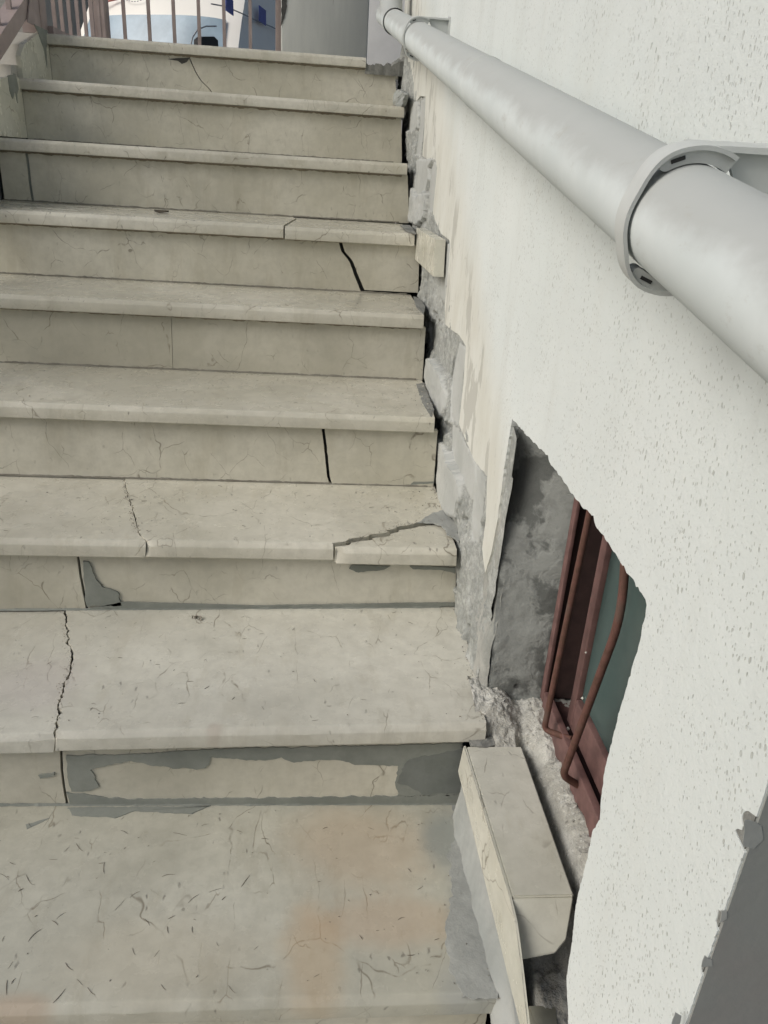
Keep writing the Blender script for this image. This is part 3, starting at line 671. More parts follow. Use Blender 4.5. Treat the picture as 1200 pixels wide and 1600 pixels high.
# lower cheek between the step and the window opening
V = []; Fc = []; n1, n2 = 60, 110
for i in range(n1 + 1):
    for j in range(n2 + 1):
        z = .02 + .66 * j / n2; yc_ = interp(CORN, z); y = yc_ + (.51 - yc_) * i / n1
        x = .034 + .003 * fbm(y * 20, z * 14, 2, 4) - .010 * sstep(.33, .24, z) * (1 - .3 * i / n1)
        q = y - yc_
        if q < .012: x += (.012 - q) ** 2 * 60
        V.append((x, y, z))
for i in range(n1):
    for j in range(n2): a = i * (n2 + 1) + j; Fc.append((a, a + 1, a + n2 + 2, a + n2 + 1))
mk('mortar_cheek', V, Fc, cement('weathered_render', (.29, .30, .275), (.40, .40, .37), 1.2, .6, .003, .8), wall, ang=60)

chip_patch([(1163, 1282), (1174, 1281), (1190, 1290), (1192, 1312), (1178, 1326), (1160, 1322)], 1)
chip_patch([(1128, 1422), (1136, 1424), (1136, 1436), (1124, 1442)], 2)
chip_patch([(1100, 1494), (1112, 1500), (1113, 1510), (1096, 1511)], 3)
chip_patch([(1055, 1582), (1065, 1588), (1060, 1604), (1048, 1604)], 4)
def wpatch(name, px, x, th, mat, seed=0, amp=.0014, dome=0, rough=0, label=None):
    P = [wyz(u, v, x) for u, v in px]
    return sheet(name, P, lambda a, b, h: Vector((x + .002 - h, a, b)), th, mat, wall, amp, .005, seed, dome, rough, label)
M_chunk = cement('bluish_mortar', (.33, .35, .335), (.42, .44, .42), 1.0, .4, .002, .6)
wpatch('mortar_chunk', [(620, 146), (626, 140), (638, 148), (634, 164), (630, 168), (616, 162)], .006, .012, M_chunk, 24, .002, .004, .003)
# a piece of the old marble skirting still on the wall
P = [on(u, v, 'x', 0.0) for u, v in [(651, 356), (680, 374), (677, 432), (647, 404)]]
m = MB(); m.prism(P, (.024, 0, 0)); t = m.build('skirting_tile', M_skirt, wall, smooth=False, label='short marble tile still stuck to the wall beside the stairs')

# window opening: far jamb, sill
V = []; Fc = []; n1, n2 = 50, 120
for i in range(n1 + 1):
    f = i / n1
    for j in range(n2 + 1):
        g = j / n2
        z = .16 + .53 * g; yn = interp(CORN, z); yf_ = .366
        x = XW + .006 + (.165 - XW) * f; y = yn + (yf_ - yn) * sstep(0, .75, f)
        y += .0022 * fbm(x * 26, z * 26, 3, 5)
        if f < .06: y += .002 * nz(z * 40, 1, 1) + .002 * (1 - f / .06)
        V.append((x, y, z))
for i in range(n1):
    for j in range(n2): a = i * (n2 + 1) + j; Fc.append((a, a + 1, a + n2 + 2, a + n2 + 1))
mk('window_jamb', V, Fc, M_jamb, wall, ang=60)
def sill_z(x, y):
    z = .126 + .042 * sstep(.075, .118, x) + .066 * sstep(.24, .36, y) * (1 - sstep(.05, .12, x) * .75)
    z -= .03 * sstep(.0, -.10, y) * sstep(.11, .06, x)
    z -= .022 * max(0, 1 - abs(x - .079 - .01 * (y < .28)) / .012) * (y < .30)
    s_ = sstep(.014, -.002, y); z = z * (1 - s_) + (.046 + .30 * y) * s_
    return z + .0075 * fbm(x * 38, y * 38, 2, 5) + .004 * abs(nz(x * 90, y * 90, 5))
V = []; Fc = []; n1, n2 = 110, 230
for i in range(n1 + 1):
    for j in range(n2 + 1):
        x = .006 + .18 * i / n1; y = -.115 + .53 * j / n2
        if x < .03 and y < .3: pass
        V.append((x, y, sill_z(x, y) - (.10 * sstep(.035, .02, x) if y < .31 else .0)))
for i in range(n1):
    for j in range(n2): a = i * (n2 + 1) + j; Fc.append((a, a + 1, a + n2 + 2, a + n2 + 1))
mk('window_sill', V, Fc, M_sill, wall, ang=70)
MB().box((.034, -.11, -.7), (.30, .022, -.03)).box((.034, .0225, -.7), (.30, .454, .075)).build('wall_base', M_cement, wall, smooth=False)
# loose grit on the sill
m = MB()
for i in range(260):
    x = R_.uniform(.04, .118); y = R_.uniform(-.08, .36)
    if x < .085 and y < .29: continue
    s_ = R_.uniform(.001, .0038); z = sill_z(x, y)
    pts = [Vector((R_.uniform(-1, 1), R_.uniform(-1, 1), R_.uniform(-.3, .8))).normalized() * s_ * R_.uniform(.7, 1.3) for _ in range(6)]
    m.add([Vector((x, y, z)) + p for p in pts], [(0, 1, 2), (0, 2, 3), (0, 3, 4), (0, 4, 1), (5, 2, 1), (5, 3, 2), (5, 4, 3), (5, 1, 4)])
g = m.build('sill_grit', M_sill, wall, smooth=False); g['kind'] = 'stuff'

# window
win = mk('window', [], [], M_redoxide, wall)
XF = .12; yo = .362
zb = .190
m = MB()
m.box((XF, yo - .016, zb), (XF + .006, yo, .68), .0012)                         # outer flange
gv = MB().box((XF + .0062, yo - .006, zb), (XF + .075, yo, .68))
m.box((XF, -.11, zb - .03), (XF + .011, yo - .0165, zb + .022), .0015)           # outer bottom rail
m.box((XF + .0112, -.11, zb - .03), (XF + .075, yo - .0065, zb - .004))
mk('window_frame', m.v, m.f, M_redpale, win, ang=30)
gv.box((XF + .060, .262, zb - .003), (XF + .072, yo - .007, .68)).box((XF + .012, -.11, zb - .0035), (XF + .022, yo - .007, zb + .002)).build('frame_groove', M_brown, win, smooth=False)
m = MB(); ci = .283
m.box((XF + .020, ci - .021, .206), (XF + .031, ci, .68), .0012)
m.box((XF + .020, -.11, .206), (XF + .031, ci - .0215, .262), .0012)
mk('casement_frame', m.v, m.f, M_redpale, win, ang=30)
MB().box((XF + .0285, -.11, .2625), (XF + .0305, ci - .0215, .68)).build('glass_pane', M_glass, win, smooth=False)
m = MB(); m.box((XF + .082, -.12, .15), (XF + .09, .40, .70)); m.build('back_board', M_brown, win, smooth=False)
for (x, y, z, r_) in [(XF + .027, ci - .026, .268, .0030), (XF + .016, ci - .02, .205, .004), (XF + .012, ci - .04, .36, .002)]:
    MB().add([Vector((x, y, z)) + Vector(d) * r_ for d in ((1, 0, 0), (-1, 0, 0), (0, 1, 0), (0, -1, 0), (0, 0, 1), (0, 0, -1))], [(0, 2, 4), (2, 1, 4), (1, 3, 4), (3, 0, 4), (2, 0, 5), (1, 2, 5), (3, 1, 5), (0, 3, 5)]).build('filler_lump', M_putty, win, smooth=False)
def arc_pts(a, b, c, r, n=6):
    a, b, c = Vector(a), Vector(b), Vector(c); p, q = b + (a - b).normalized() * r, b + (c - b).normalized() * r
    return [((1 - t) ** 2) * p + 2 * t * (1 - t) * b + t * t * q for t in [i / n for i in range(n + 1)]]
t0, t1, t2 = on(921, 803, 'x', .100), on(850, 1140, 'x', .100), on(893, 1155, 'x', .132)
MB().tube([t0 + (t0 - t1) * .3, t0] + arc_pts(t0, t1, t2, .012) + [t2], .0047, 12).build('grille_bar', M_bar, win)
t0, tm, t1, t2 = on(976, 885, 'x', .098), on(972, 960, 'x', .098), on(879, 1212, 'x', .094), on(912, 1232, 'x', .132)
MB().tube([t0 + (t0 - tm) * 1.2] + arc_pts(t0, tm, t1, .045) + arc_pts(tm, t1, t2, .014) + [t2], .0054, 12).build('grille_bar', M_bar, win)

# ------------------------------------------------------------------ marble skirting pieces beside the bottom step
sk = empty('marble_skirting', 'broken cream marble ledge slab lying beside the lowest step below the window', 'stone slab', (.035, .15, 0))
m = MB(); q = [on(u, v, 'z', .15) for u, v in [(729, 1166), (815, 1166), (897, 1399), (800, 1401)]]
m.prism(ragged_q := q, (0, 0, -.020))
o = m.build('top_slab', M_skirt, sk, smooth=False)
bm = bmesh.new(); bm.from_mesh(o.data); bmesh.ops.bevel(bm, geom=bm.edges[:], offset=.0018, segments=2, affect='EDGES'); bmesh.ops.recalc_face_normals(bm, faces=bm.faces); bm.to_mesh(o.data); bm.free()
# front piece, tipped
f0 = on(800, 1404, 'z', .1485); f1 = on(896, 1402.5, 'z', .1485)
f3 = on(813, 1500, 'y', f0.y - .052); f2 = on(866, 1488, 'y', f1.y - .050); f25 = on(885, 1470, 'y', f1.y - .042)
nv = (f1 - f0).cross(f3 - f0).normalized(); nv = nv if nv.z < 0 else -nv
def onpl(u, v): d_ = on(u, v, 'z', 0) - CAM; return CAM + d_ * ((f0 - CAM).dot(nv) / d_.dot(nv))
f2, f25 = onpl(868, 1489), onpl(885, 1468)
m = MB(); m.prism([f0, f1, f25, f2, f3], nv * .016); o = m.build('front_tile', M_skirt, sk, smooth=False)
bm = bmesh.new(); bm.from_mesh(o.data); bmesh.ops.bevel(bm, geom=bm.edges[:], offset=.0014, segments=2, affect='EDGES'); bmesh.ops.recalc_face_normals(bm, faces=bm.faces); bm.to_mesh(o.data); bm.free()
# upright facing under the slab edge and the cement fillet at its foot
V = []; Fc = []; n = 90; rowz = [.128, .10, .08, .062, .045, .02, -.01, -.05]
for i in range(n + 1):
    y = .292 - (.292 + .125) * i / n
    fr = on(729, 1166, 'z', .15).x; xs = interp([(-.1, .004), (.02, -.004), (.29, -.014)], y)
    ztp = .1285 if y > .015 else interp([(-.125, -.03), (-.02, .055), (.015, .1285)], y)
    for j, zz in enumerate(rowz):
        f = j / (len(rowz) - 1); z = ztp + (-.05 - ztp) * f
        x = xs + .003 * sstep(0, .3, f) - .013 * sstep(.35, .8, f) * (1 + .4 * nz(y * 30, f * 4, 2)) + .0016 * nz(y * 70, z * 70, 5)
        V.append((x, y, z))
    xb_ = .012 + .018 * sstep(.0, .03, y); V.append((xb_, y, -.05)); V.append((xb_, y, ztp))
w = len(rowz) + 2
for i in range(n):
    for j in range(w): Fc.append((i * w + j, i * w + (j + 1) % w, (i + 1) * w + (j + 1) % w, (i + 1) * w + j))
Fc += [tuple(range(w)), tuple(n * w + j for j in range(w))]
mk('cement_fillet', V, Fc, M_patch, sk, ang=50)
a = on(718, 1178, 'x', -.0165); 
P = [(.289, .1492), (.013, .1492)] + [wyz(u, v, -.006) for u, v in [(804, 1440), (811, 1505), (822, 1620), (813, 1620), (797, 1500), (774, 1388), (749, 1295), (726, 1205)]]
sheet('side_plate', P, lambda a_, b_, h: Vector((interp([(-.1, -.001), (.013, -.0042), (.29, -.0150)], a_) + .001 - h, a_, b_)), .003, M_skirt, sk, .0007, .006, 31)
q = [on(u, v, 'z', .030) for u, v in [(824, 1572), (868, 1572), (874, 1640), (836, 1640)]]
MB().prism(q, (0, 0, -.02)).build('lower_tile', M_rust, sk, smooth=False)
MB().box((.0, -.30, -.70), (.0335, -.02, -.055)).build('cement_foot', M_cement, sk, smooth=False)
sheet('cement_lump', [(.286, -.006), (.306, -.008), (.308, .03), (.296, .045), (.284, .02)], lambda a_, b_, h: Vector((b_, a_, .146 + h)), .006, M_cement, sk, .002, .004, 4, .004, .003)

# ------------------------------------------------------------------ drain pipe
AX, AZ, DZ, PR = -.040, .991, .1857, .034
ax = Vector((0, 1, DZ)).normalized()
def pp(y): return Vector((AX, y, AZ + DZ * y))
pipe = empty('drain_pipe', 'thick pale grey plastic drain pipe sloping down along the white wall', 'pipe', pp(.8))
ys = [-1.6, -.9] + [-.6 + .1 * i for i in range(33)]
MB().tube([pp(y) for y in ys], [PR + .0004 * nz(y * 2, 0, 0) for y in ys], 48, False).build('pipe_run', M_pvc, pipe)
def lip(y, r0, w_):
    m_ = MB(); m_.tube([pp(y - w_), pp(y - w_), pp(y), pp(y)], [PR * .98, r0, r0, PR * .98], 40, False); return m_
lip(2.16, PR + .004, .028).build('socket_lip', M_pvc, pipe)
e0 = pp(2.16); eb = pp(2.36); e1 = eb + Vector((.0, .03, .30))
ep = [pp(2.15)] + arc_pts(e0, eb, e1, .11, 10) + [e1, e1 + Vector((0, .0, 1.6))]
MB().tube(ep, PR + .0035, 36, False).build('elbow', M_pvc, pipe)
MB().tube([e1 + Vector((0, -.008, -.12)), e1 + Vector((0, -.004, -.07))], PR + .007, 36).build('socket_lip', M_pvc, pipe)
# faint dent collar in mid pipe
m = MB(); m.tube([pp(.535), pp(.537), pp(.545), pp(.548)], [PR * .99, PR + .0009, PR + .0009, PR * .99], 40, False); m.build('joint_seam', M_pvc, pipe)

def bracket(y, label):
    c = pp(y); o_ = empty('pipe_bracket', label, 'bracket', c, 'clips that hold the drain pipe to the wall')
    up = ax.cross(Vector((-1, 0, 0))).normalized()                      # roughly +z
    if up.z < 0: up = -up
    out = Vector((-1, 0, 0))
    def P3(a, r_, d): return c + (out * math.cos(a) + up * math.sin(a)) * r_ + ax * d
    # ring: inner web + outer flange, open towards the wall
    V, Fc = [], []; n = 44; a0, a1 = math.radians(-118), math.radians(118); hw = .0085
    pro = [(PR + .0020, -hw), (PR + .0046, -hw), (PR + .0046, hw), (PR + .0020, hw)]
    for i in range(n + 1):
        a = a0 + (a1 - a0) * i / n; k_ = .0062 * sstep(.35, 1.15, abs(a))
        for (r_, d) in pro: V.append(P3(a, r_ + k_, d))
    w = len(pro)
    for i in range(n):
        for j in range(w): Fc.append((i * w + j, i * w + (j + 1) % w, (i + 1) * w + (j + 1) % w, (i + 1) * w + j))
    Fc += [tuple(range(w)), tuple(n * w + j for j in range(w))]
    mk('clip_ring', V, Fc, M_clip, o_, ang=35)
    # saddle halves hugging the pipe, each ending in a rounded slotted lug
    for s_ in (1, -1):
        A0, A1 = math.radians(58 * s_), math.radians(120 * s_); pr_ = []
        for i in range(13): pr_.append(P3(A0 + (A1 - A0) * i / 12, PR + .0006, -.0055))
        for i in range(12, -1, -1): pr_.append(P3(A0 + (A1 - A0) * i / 12, PR + .0084, -.0055))
        cm = (pr_[0] + pr_[-1]) / 2; tt = (pr_[0] - pr_[1]).normalized(); rr = (pr_[-1] - pr_[0]) / 2
        pr_ += [cm + rr * math.cos(q) + tt * .0045 * math.sin(q) for q in [math.pi * j / 8 for j in range(1, 8)]]
        m_ = MB(); m_.prism(pr_, ax * .011); m_.build('saddle_lug', M_clip, o_, ang=30)
        A = math.radians(68 * s_); ctr = P3(A, PR + .0045, -.0061); t1 = (out * -math.sin(A) + up * math.cos(A)); n1_ = (out * math.cos(A) + up * math.sin(A))
        m_ = MB(); m_.prism([ctr + t1 * a_ + n1_ * b_ for a_, b_ in ((-.0042, -.0011), (.0042, -.0011), (.0042, .0011), (-.0042, .0011))], ax * .002); m_.build('slot', M_gap, o_, smooth=False)
    # arm: box-section wedge from the ring to the wall plate
    m_ = MB(); wx = XW - .004
    T = c + up * (PR + .010); 
    topn, botn = T + Vector((0, 0, .002)), c + Vector((0, 0, -PR * .2))
    def pl(x, z, d): return Vector((x, c.y, z)) + ax * d
    zt_, zm = c.z + PR + .0105, c.z - PR * .45
    m_.prism([pl(AX - .004, zt_, -.009), pl(wx, zt_ + .001, -.009), pl(wx, zt_ - .003, -.009), pl(AX - .004, zt_ - .003, -.009)], ax * .018)
    m_.prism([pl(AX + .018, zt_ - .003, -.002), pl(wx, zt_ - .003, -.002), pl(wx, c.z + .002, -.002), pl(AX + PR * .93, c.z + PR * .55, -.002)], ax * .004)
    m_.build('bracket_arm', M_clip, o_, smooth=False)
    m_ = MB(); m_.prism([pl(wx, zt_ + .004, -.012), pl(XW, zt_ + .004, -.012), pl(XW, zm - .01, -.012), pl(wx, zm - .01, -.012)], ax * .024); m_.build('wall_plate', M_clip, o_, smooth=False)
    return o_
bracket(on(951, 372, 'x', AX - PR - .01).y, 'near grey plastic pipe clip with slotted lugs around the wide end of the drain pipe')
bracket(on(625, 62, 'x', AX - PR - .01).y, 'far small grey pipe clip close to the elbow at the top of the stairs')

# ------------------------------------------------------------------ left side: string wall, railings
lw = empty('stair_parapet', 'low cream marble-faced string wall on the left side of the upper steps', 'parapet', (XL - .07, 2.1, 0))
poly = [(1.80, .2), (1.80, 1.055), (2.10, 1.155), (2.12, 1.195), (2.19, 1.200), (2.25, 1.262), (2.42, 1.315), (3.44, 1.318), (3.44, .2)]
MB().prism([(XL - .16, y, z) for y, z in poly], (.145, 0, 0)).build('parapet_body', M_beige, lw, smooth=False)
m = MB(); m.prism([(XL - .0145, y, z) for y, z in [(2.165, 1.16), (2.165, 1.225), (2.215, 1.262), (2.40, 1.319), (2.462, 1.321), (2.462, 1.16)]], (.0145, 0, 0)); m.build('parapet_facing', M_skirt, lw, smooth=False)
m = MB(); m.prism([(XL - .0145, y, z) for y, z in [(1.84, .995), (1.84, 1.10), (1.93, 1.14), (2.10, 1.166), (2.142, 1.158), (2.142, .995)]], (.0145, 0, 0)); m.build('parapet_facing', M_skirt, lw, smooth=False)
m = MB(); m.prism([(XL - .0145, y, z) for y, z in [(1.50, .825), (1.50, .90), (1.62, .97), (1.835, .99), (1.835, .825)]], (.0145, 0, 0)); m.build('parapet_facing', M_rust, lw, smooth=False)
P = [(2.33, 1.33), (2.46, 1.33), (2.455, 1.30), (2.43, 1.275), (2.425, 1.235), (2.415, 1.215), (2.405, 1.27), (2.385, 1.285), (2.36, 1.31)]
sheet('cement_drip', P, lambda a_, b_, h: Vector((XL + h - .0005, a_, b_)), .002, M_smear, lw, .002, .006, 5)
P = [(2.03, 1.16), (2.10, 1.17), (2.11, 1.13), (2.09, 1.115), (2.085, 1.09), (2.075, 1.12), (2.05, 1.10), (2.03, 1.12)]
sheet('cement_drip', P, lambda a_, b_, h: Vector((XL + h - .0005, a_, b_)), .002, M_smear, lw, .003, .006, 6)

rail = empty('stair_railing', 'mauve grey steel stair railing with a sloping bottom bar at the top left', 'railing', (XL - .06, 2.1, 1.2))
b0 = Vector((XL - .075, .9, .602)); dsl = Vector((0, 1, .515)); 
def rb(y, off=0): return b0 + dsl * (y - .9) + Vector((0, 0, off))
m = MB(); a, b = rb(.9), rb(2.47); m.prism([a + Vector((0, 0, 0)), a + Vector((.05, 0, 0)), a + Vector((.05, 0, .055)), a + Vector((0, 0, .055))], b - a); m.build('bottom_bar', M_rail, rail, smooth=False)
m = MB(); m.prism([a + Vector((0, 0, .82)), a + Vector((.05, 0, .82)), a + Vector((.05, 0, .87)), a + Vector((0, 0, .87))], b - a); m.build('handrail', M_rail, rail, smooth=False)
for i in range(13):
    y = 1.0 + .115 * i; p = rb(y, .05) + Vector((.018, 0, 0))
    MB().box((p.x, p.y - .007, p.z - .01), (p.x + .014, p.y + .007, p.z + .78)).build('baluster', M_rail, rail, smooth=False)
MB().box((XL - .08, 2.46, 1.32), (XL - .015, 2.525, 2.3), .002).build('post', M_rail, rail, ang=30)
m = MB(); m.prism([(XL - .022, 2.33, 1.335), (XL - .022, 2.46, 1.335), (XL - .022, 2.46, 1.46), (XL - .022, 2.38, 1.41)], (.004, 0, 0)); m.build('gusset', M_rail, rail, smooth=False)
for k_, lab, sgn in ((0, 'mauve grey guard railing across the far landing edge, in front of the white van', 0), (1, 'mauve grey railing running back along the left edge of the landing', 1)):
    if k_ == 0:
        g = empty('guard_railing', lab, 'railing', (-.85, 3.42, 1.32))
        MB().box((-1.275, 3.37, 1.32), (-1.205, 3.44, 2.5), .002).build('post', M_rail, g, ang=30)
        MB().box((-.473, 3.385, 1.32), (-.44, 3.42, 2.5), .002).build('post', M_rail, g, ang=30)
        for x in (-1.134, -1.027, -.919, -.81, -.70, -.585):
            MB().box((x - .007, 3.395, 1.352), (x + .007, 3.409, 2.38)).build('baluster', M_rail, g, smooth=False)
        for z in (1.34, 2.38): MB().box((-1.204, 3.385, z - .012), (-.474, 3.42, z + .012)).build('rail', M_rail, g, smooth=False)
    else:
        g = empty('guard_railing', lab, 'railing', (-1.24, 2.95, 1.32))
        for y in (2.60, 2.69, 2.79, 2.90, 3.01, 3.12, 3.23, 3.31):
            MB().box((-1.207, y - .006, 1.353), (-1.195, y + .006, 2.38)).build('baluster', M_rail, g, smooth=False)
        for z in (1.34, 2.38): MB().box((-1.215, 2.526, z - .012), (-1.188, 3.369, z + .012)).build('rail', M_rail, g, smooth=False)

# ------------------------------------------------------------------ top: pillar, rubble at the end of the last tread
pil = empty('concrete_pillar', 'square grey concrete pillar with dark drip streaks standing on the landing', 'pillar', (-.25, 3.2, 1.32))
V = []; n = 40
pc = [(-.432, 3.02), (-.075, 3.02), (-.075, 3.36), (-.432, 3.36)]
m = MB(); m.box((-.432, 3.02, 1.3195), (-.078, 3.36, 4.4), .01); m.build('pillar_shaft', M_pillar, pil, ang=30)
sheet('peeled_render', [(-.430, 1.62), (-.405, 1.60), (-.41, 1.53), (-.418, 1.50), (-.431, 1.47)], lambda a_, b_, h: Vector((a_, 3.021 - h, b_)), .003, M_dark, pil, .003, .01, 3)
m = MB(); V = []; Fc = []; n1, n2 = 60, 24
for i in range(n1 + 1):
    for j in range(n2 + 1):
        x = -.112 + .16 * i / n1; y = RY[8] + .006 + .20 * j / n2
        z = RZ[8] - .022 + .030 * sstep(-.05, .02, x) * sstep(0, .5, j / n2 + .3) + .010 * fbm(x * 45, y * 30, 4, 5)
        V.append((x, y + .004 * nz(x * 60, z * 60, 2), z))
    # front skirt
for i in range(n1):
    for j in range(n2): a = i * (n2 + 1) + j; Fc.append((a, a + 1, a + n2 + 2, a + n2 + 1))
base = len(V)
for i in range(n1 + 1): x = -.112 + .16 * i / n1; V.append((x, RY[8] + .008, RZ[8] - .05))
for i in range(n1): Fc.append((i * (n2 + 1), (i + 1) * (n2 + 1), base + i + 1, base + i))
mk('mortar_rubble', V, Fc, M_cement, wall, ang=60)

# ------------------------------------------------------------------ small things lying about
def lying(name, px, k, L_, w_, h_, mat, label, cat, rz=0, seed=0):
    p = opt(*px, k); p.z = ztop(k, p.x); m_ = MB(); n_ = 10; vs = []
    for i in range(n_ + 1):
        t_ = i / n_ * 2 - 1; w1 = w_ * math.sqrt(max(0, 1 - t_ * t_)) + .0002
        for s_, q in ((-1, 0), (0, 1), (1, 0)):
            x_, y_ = t_ * L_, s_ * w1 + .25 * w_ * t_ * t_
            vs.append((p.x + x_ * math.cos(rz) - y_ * math.sin(rz), p.y + x_ * math.sin(rz) + y_ * math.cos(rz), p.z + .001 + (h_ * .35 * abs(t_) if s_ else h_ * (.9 if q else 0) + .001 * nz(i, seed, 1))))
    fs = [(i * 3 + j, i * 3 + j + 1, i * 3 + j + 4, i * 3 + j + 3) for i in range(n_) for j in (0, 1)] + [(i * 3, i * 3 + 3, i * 3 + 5, i * 3 + 2) for i in range(n_)]
    m_.add(vs, fs); o_ = m_.build(name, mat, None, ang=60); return tag(o_, label, cat)
lying('dry_leaf', (252, 333), 5, .021, .012, .008, M_leaf, 'curled dark dry leaf lying on the marble step near the middle of the flight', 'leaf', -.15)
p = opt(308, 967, 1)
m = MB()
for i in range(7):
    c_ = p + Vector((R_.uniform(-.006, .006), R_.uniform(-.006, .006), .003)); c_.z = ztop(1, c_.x) + .002
    pts = [Vector((R_.uniform(-1, 1), R_.uniform(-1, 1), R_.uniform(-.5, .9))).normalized() * R_.uniform(.003, .006) for _ in range(6)]
    m.add([c_ + q for q in pts], [(0, 1, 2), (0, 2, 3), (0, 3, 4), (0, 4, 1), (5, 2, 1), (5, 3, 2), (5, 4, 3), (5, 1, 4)])
tag(m.build('dirt_clod', M_stone, None, smooth=False), 'small brown crumb of dirt at the back of the widest pale step', 'dirt clod')
# dry needles, chips of dirt
m = MB()
def needle(x, y, k, L_, a_, r_=.0005):
    pts = []; bend = R_.uniform(-.5, .5)
    for i in range(5):
        t_ = (i / 4 - .5) * L_; aa = a_ + bend * (i / 4 - .5)
        X, Y_ = x + t_ * math.cos(aa), y + t_ * math.sin(aa); pts.append((X, Y_, ztop(k, X) + r_ * .9 + .0004 * abs(math.sin(i))))
    m.tube(pts, [r_ * .6, r_, r_, r_ * .9, r_ * .4], 5)
traced = {0: [(372, 195 / 1), ]}
N0 = [(370, 195, .9), (20, 325, .6), (250, 250, 0), (565, 460, -1.2), (630, 410, -.8), (905, 430, -.9), (805, 520, -.6), (785, 580, 1.4), (735, 690, -1.2), (845, 130, .3), (960, 85, -.4), (585, 120, .6), (285, 510, -.9), (260, 545, .7), (790, 320, -.2), (160, 600, -1.1), (320, 755, .8), (375, 825, .8), (425, 870, .8), (625, 680, 1.2), (765, 850, .9), (1085, 860, .9), (690, 540, .9), (900, 580, 1.5), (1150, 350, -1.2), (280, 890, -1.2), (30, 850, 1.4), (1010, 392, -.4), (485, 290, 1.5), (133, 345, 1.0)]
for (a_, b_, an) in N0:
    q = opt(a_ / 3, 1260 + b_ / 3, 0); needle(q.x, q.y, 0, R_.uniform(.010, .024), -an * .9, R_.choice((.00022, .0003, .00038)))
for k, cnt, x0 in ((0, 70, -.75), (1, 60, -.75), (2, 75, -.85), (3, 16, -1.0), (4, 9, -1.1), (5, 5, -1.2)):
    for i in range(cnt):
        x = R_.uniform(x0, -.03); y = R_.uniform(RY[k] + .02, RY[k + 1] + .01)
        needle(x, y, k, R_.choice((.002, .003, .004, .008, .011)), R_.gauss(.3, .8), R_.choice((.0002, .00028, .0004)))
tag(m.build('dry_needles', M_needle, None), 'scattered dry pine needles and dirt specks on the lower steps', 'debris', kind='stuff')
m = MB()
for i in range(240):
    k = R_.choice((0, 1, 2, 2, 3, 4)); x = R_.uniform(-.9, 0) if R_.random() < .4 else -abs(R_.gauss(0, .05)) - .002; y = R_.uniform(RY[k] + .01, RY[k + 1] + .012)
    s_ = R_.uniform(.0006, .0018); pts = [Vector((R_.uniform(-1, 1), R_.uniform(-1, 1), R_.uniform(-.4, .9))).normalized() * s_ for _ in range(6)]
    m.add([Vector((x, y, ztop(k, x) + s_ * .4)) + q for q in pts], [(0, 1, 2), (0, 2, 3), (0, 3, 4), (0, 4, 1), (5, 2, 1), (5, 3, 2), (5, 4, 3), (5, 1, 4)])
for k, pts in ((1, [(100, 955), (104, 1000), (110, 1036), (95, 1084), (88, 1140)]), (2, [(195, 755), (206, 795), (216, 830)]), (2, [(530, 850), (575, 838), (640, 819), (700, 812)]), (3, [(662, 600), (678, 650)]), (1, [(715, 950), (757, 1130)]), (0, [(724, 1262), (776, 1555)]), (2, [(680, 765), (708, 845)])):
    for i in range(120):
        t_ = R_.random() * (len(pts) - 1); j = int(t_); f_ = t_ - j; u = pts[j][0] * (1 - f_) + pts[j + 1][0] * f_; v = pts[j][1] * (1 - f_) + pts[j + 1][1] * f_
        q0 = opt(u, v, k); x = q0.x + R_.gauss(0, .004) - .002; y = q0.y + R_.gauss(0, .004); s_ = R_.uniform(.0004, .0017)
        pts_ = [Vector((R_.uniform(-1, 1), R_.uniform(-1, 1), R_.uniform(-.4, .9))).normalized() * s_ for _ in range(6)]
        m.add([Vector((x, y, ztop(k, x) + s_ * .3)) + q for q in pts_], [(0, 1, 2), (0, 2, 3), (0, 3, 4), (0, 4, 1), (5, 2, 1), (5, 3, 2), (5, 4, 3), (5, 1, 4)])
tag(m.build('cement_crumbs', M_stone, None, smooth=False), 'tiny crumbs of cement and grit on the steps, thickest beside the wall', 'grit', kind='stuff')

# ------------------------------------------------------------------ beyond the landing
tag(MB().box((-60, 3.52, .05), (60, 400, .21)).build('street', M_asph, None, smooth=False), kind='structure')
tag(MB().box((-400, -400, -.80), (400, 3.50, -.70)).build('ground', M_earth, None, smooth=False), kind='structure')
tag(MB().box((-60, 3.46, -.70), (60, 3.515, .24)).build('retaining_wall', M_cement, None, smooth=False), 'grey concrete retaining wall holding up the street behind the landing', 'wall')
# van
VY = 7.1; VC = Vector((-1.40, VY, .21)); VT = -.42; van = empty('white_van', 'white van with a blue-grey windscreen parked facing the stairs beyond the railing', 'van', tuple(VC))
A = VC - Vector((.93, .10, 0))
def vp(x, y, z): return A + Vector((x, y, z))
hw = 1.0
prof = [(0, .35), (-.02, .75), (.05, 1.02), (.55, 1.22), (.95, 1.98), (1.10, 2.25), (1.45, 2.45), (5.2, 2.45), (5.3, 2.2), (5.32, .5), (5.2, .32)]
V = []; Fc = []; n = len(prof)
xs_ = [-hw, -hw * .93, -hw * .5, 0, hw * .5, hw * .93, hw]
for xi, x in enumerate(xs_):
    for (y, z) in prof:
        e = abs(x) / hw; tum = 1 - .13 * sstep(1.1, 2.4, z)
        V.append(vp(x * tum, y + .12 * e ** 3 * (1 if y < 3 else -.3), z - .05 * e ** 4 * (z > 1)))
for i in range(len(xs_) - 1):
    for j in range(n): Fc.append((i * n + j, i * n + (j + 1) % n, (i + 1) * n + (j + 1) % n, (i + 1) * n + j))
Fc += [tuple(range(n)), tuple((len(xs_) - 1) * n + j for j in range(n))]
mk('van_body', V, Fc, M_van, van, ang=35)
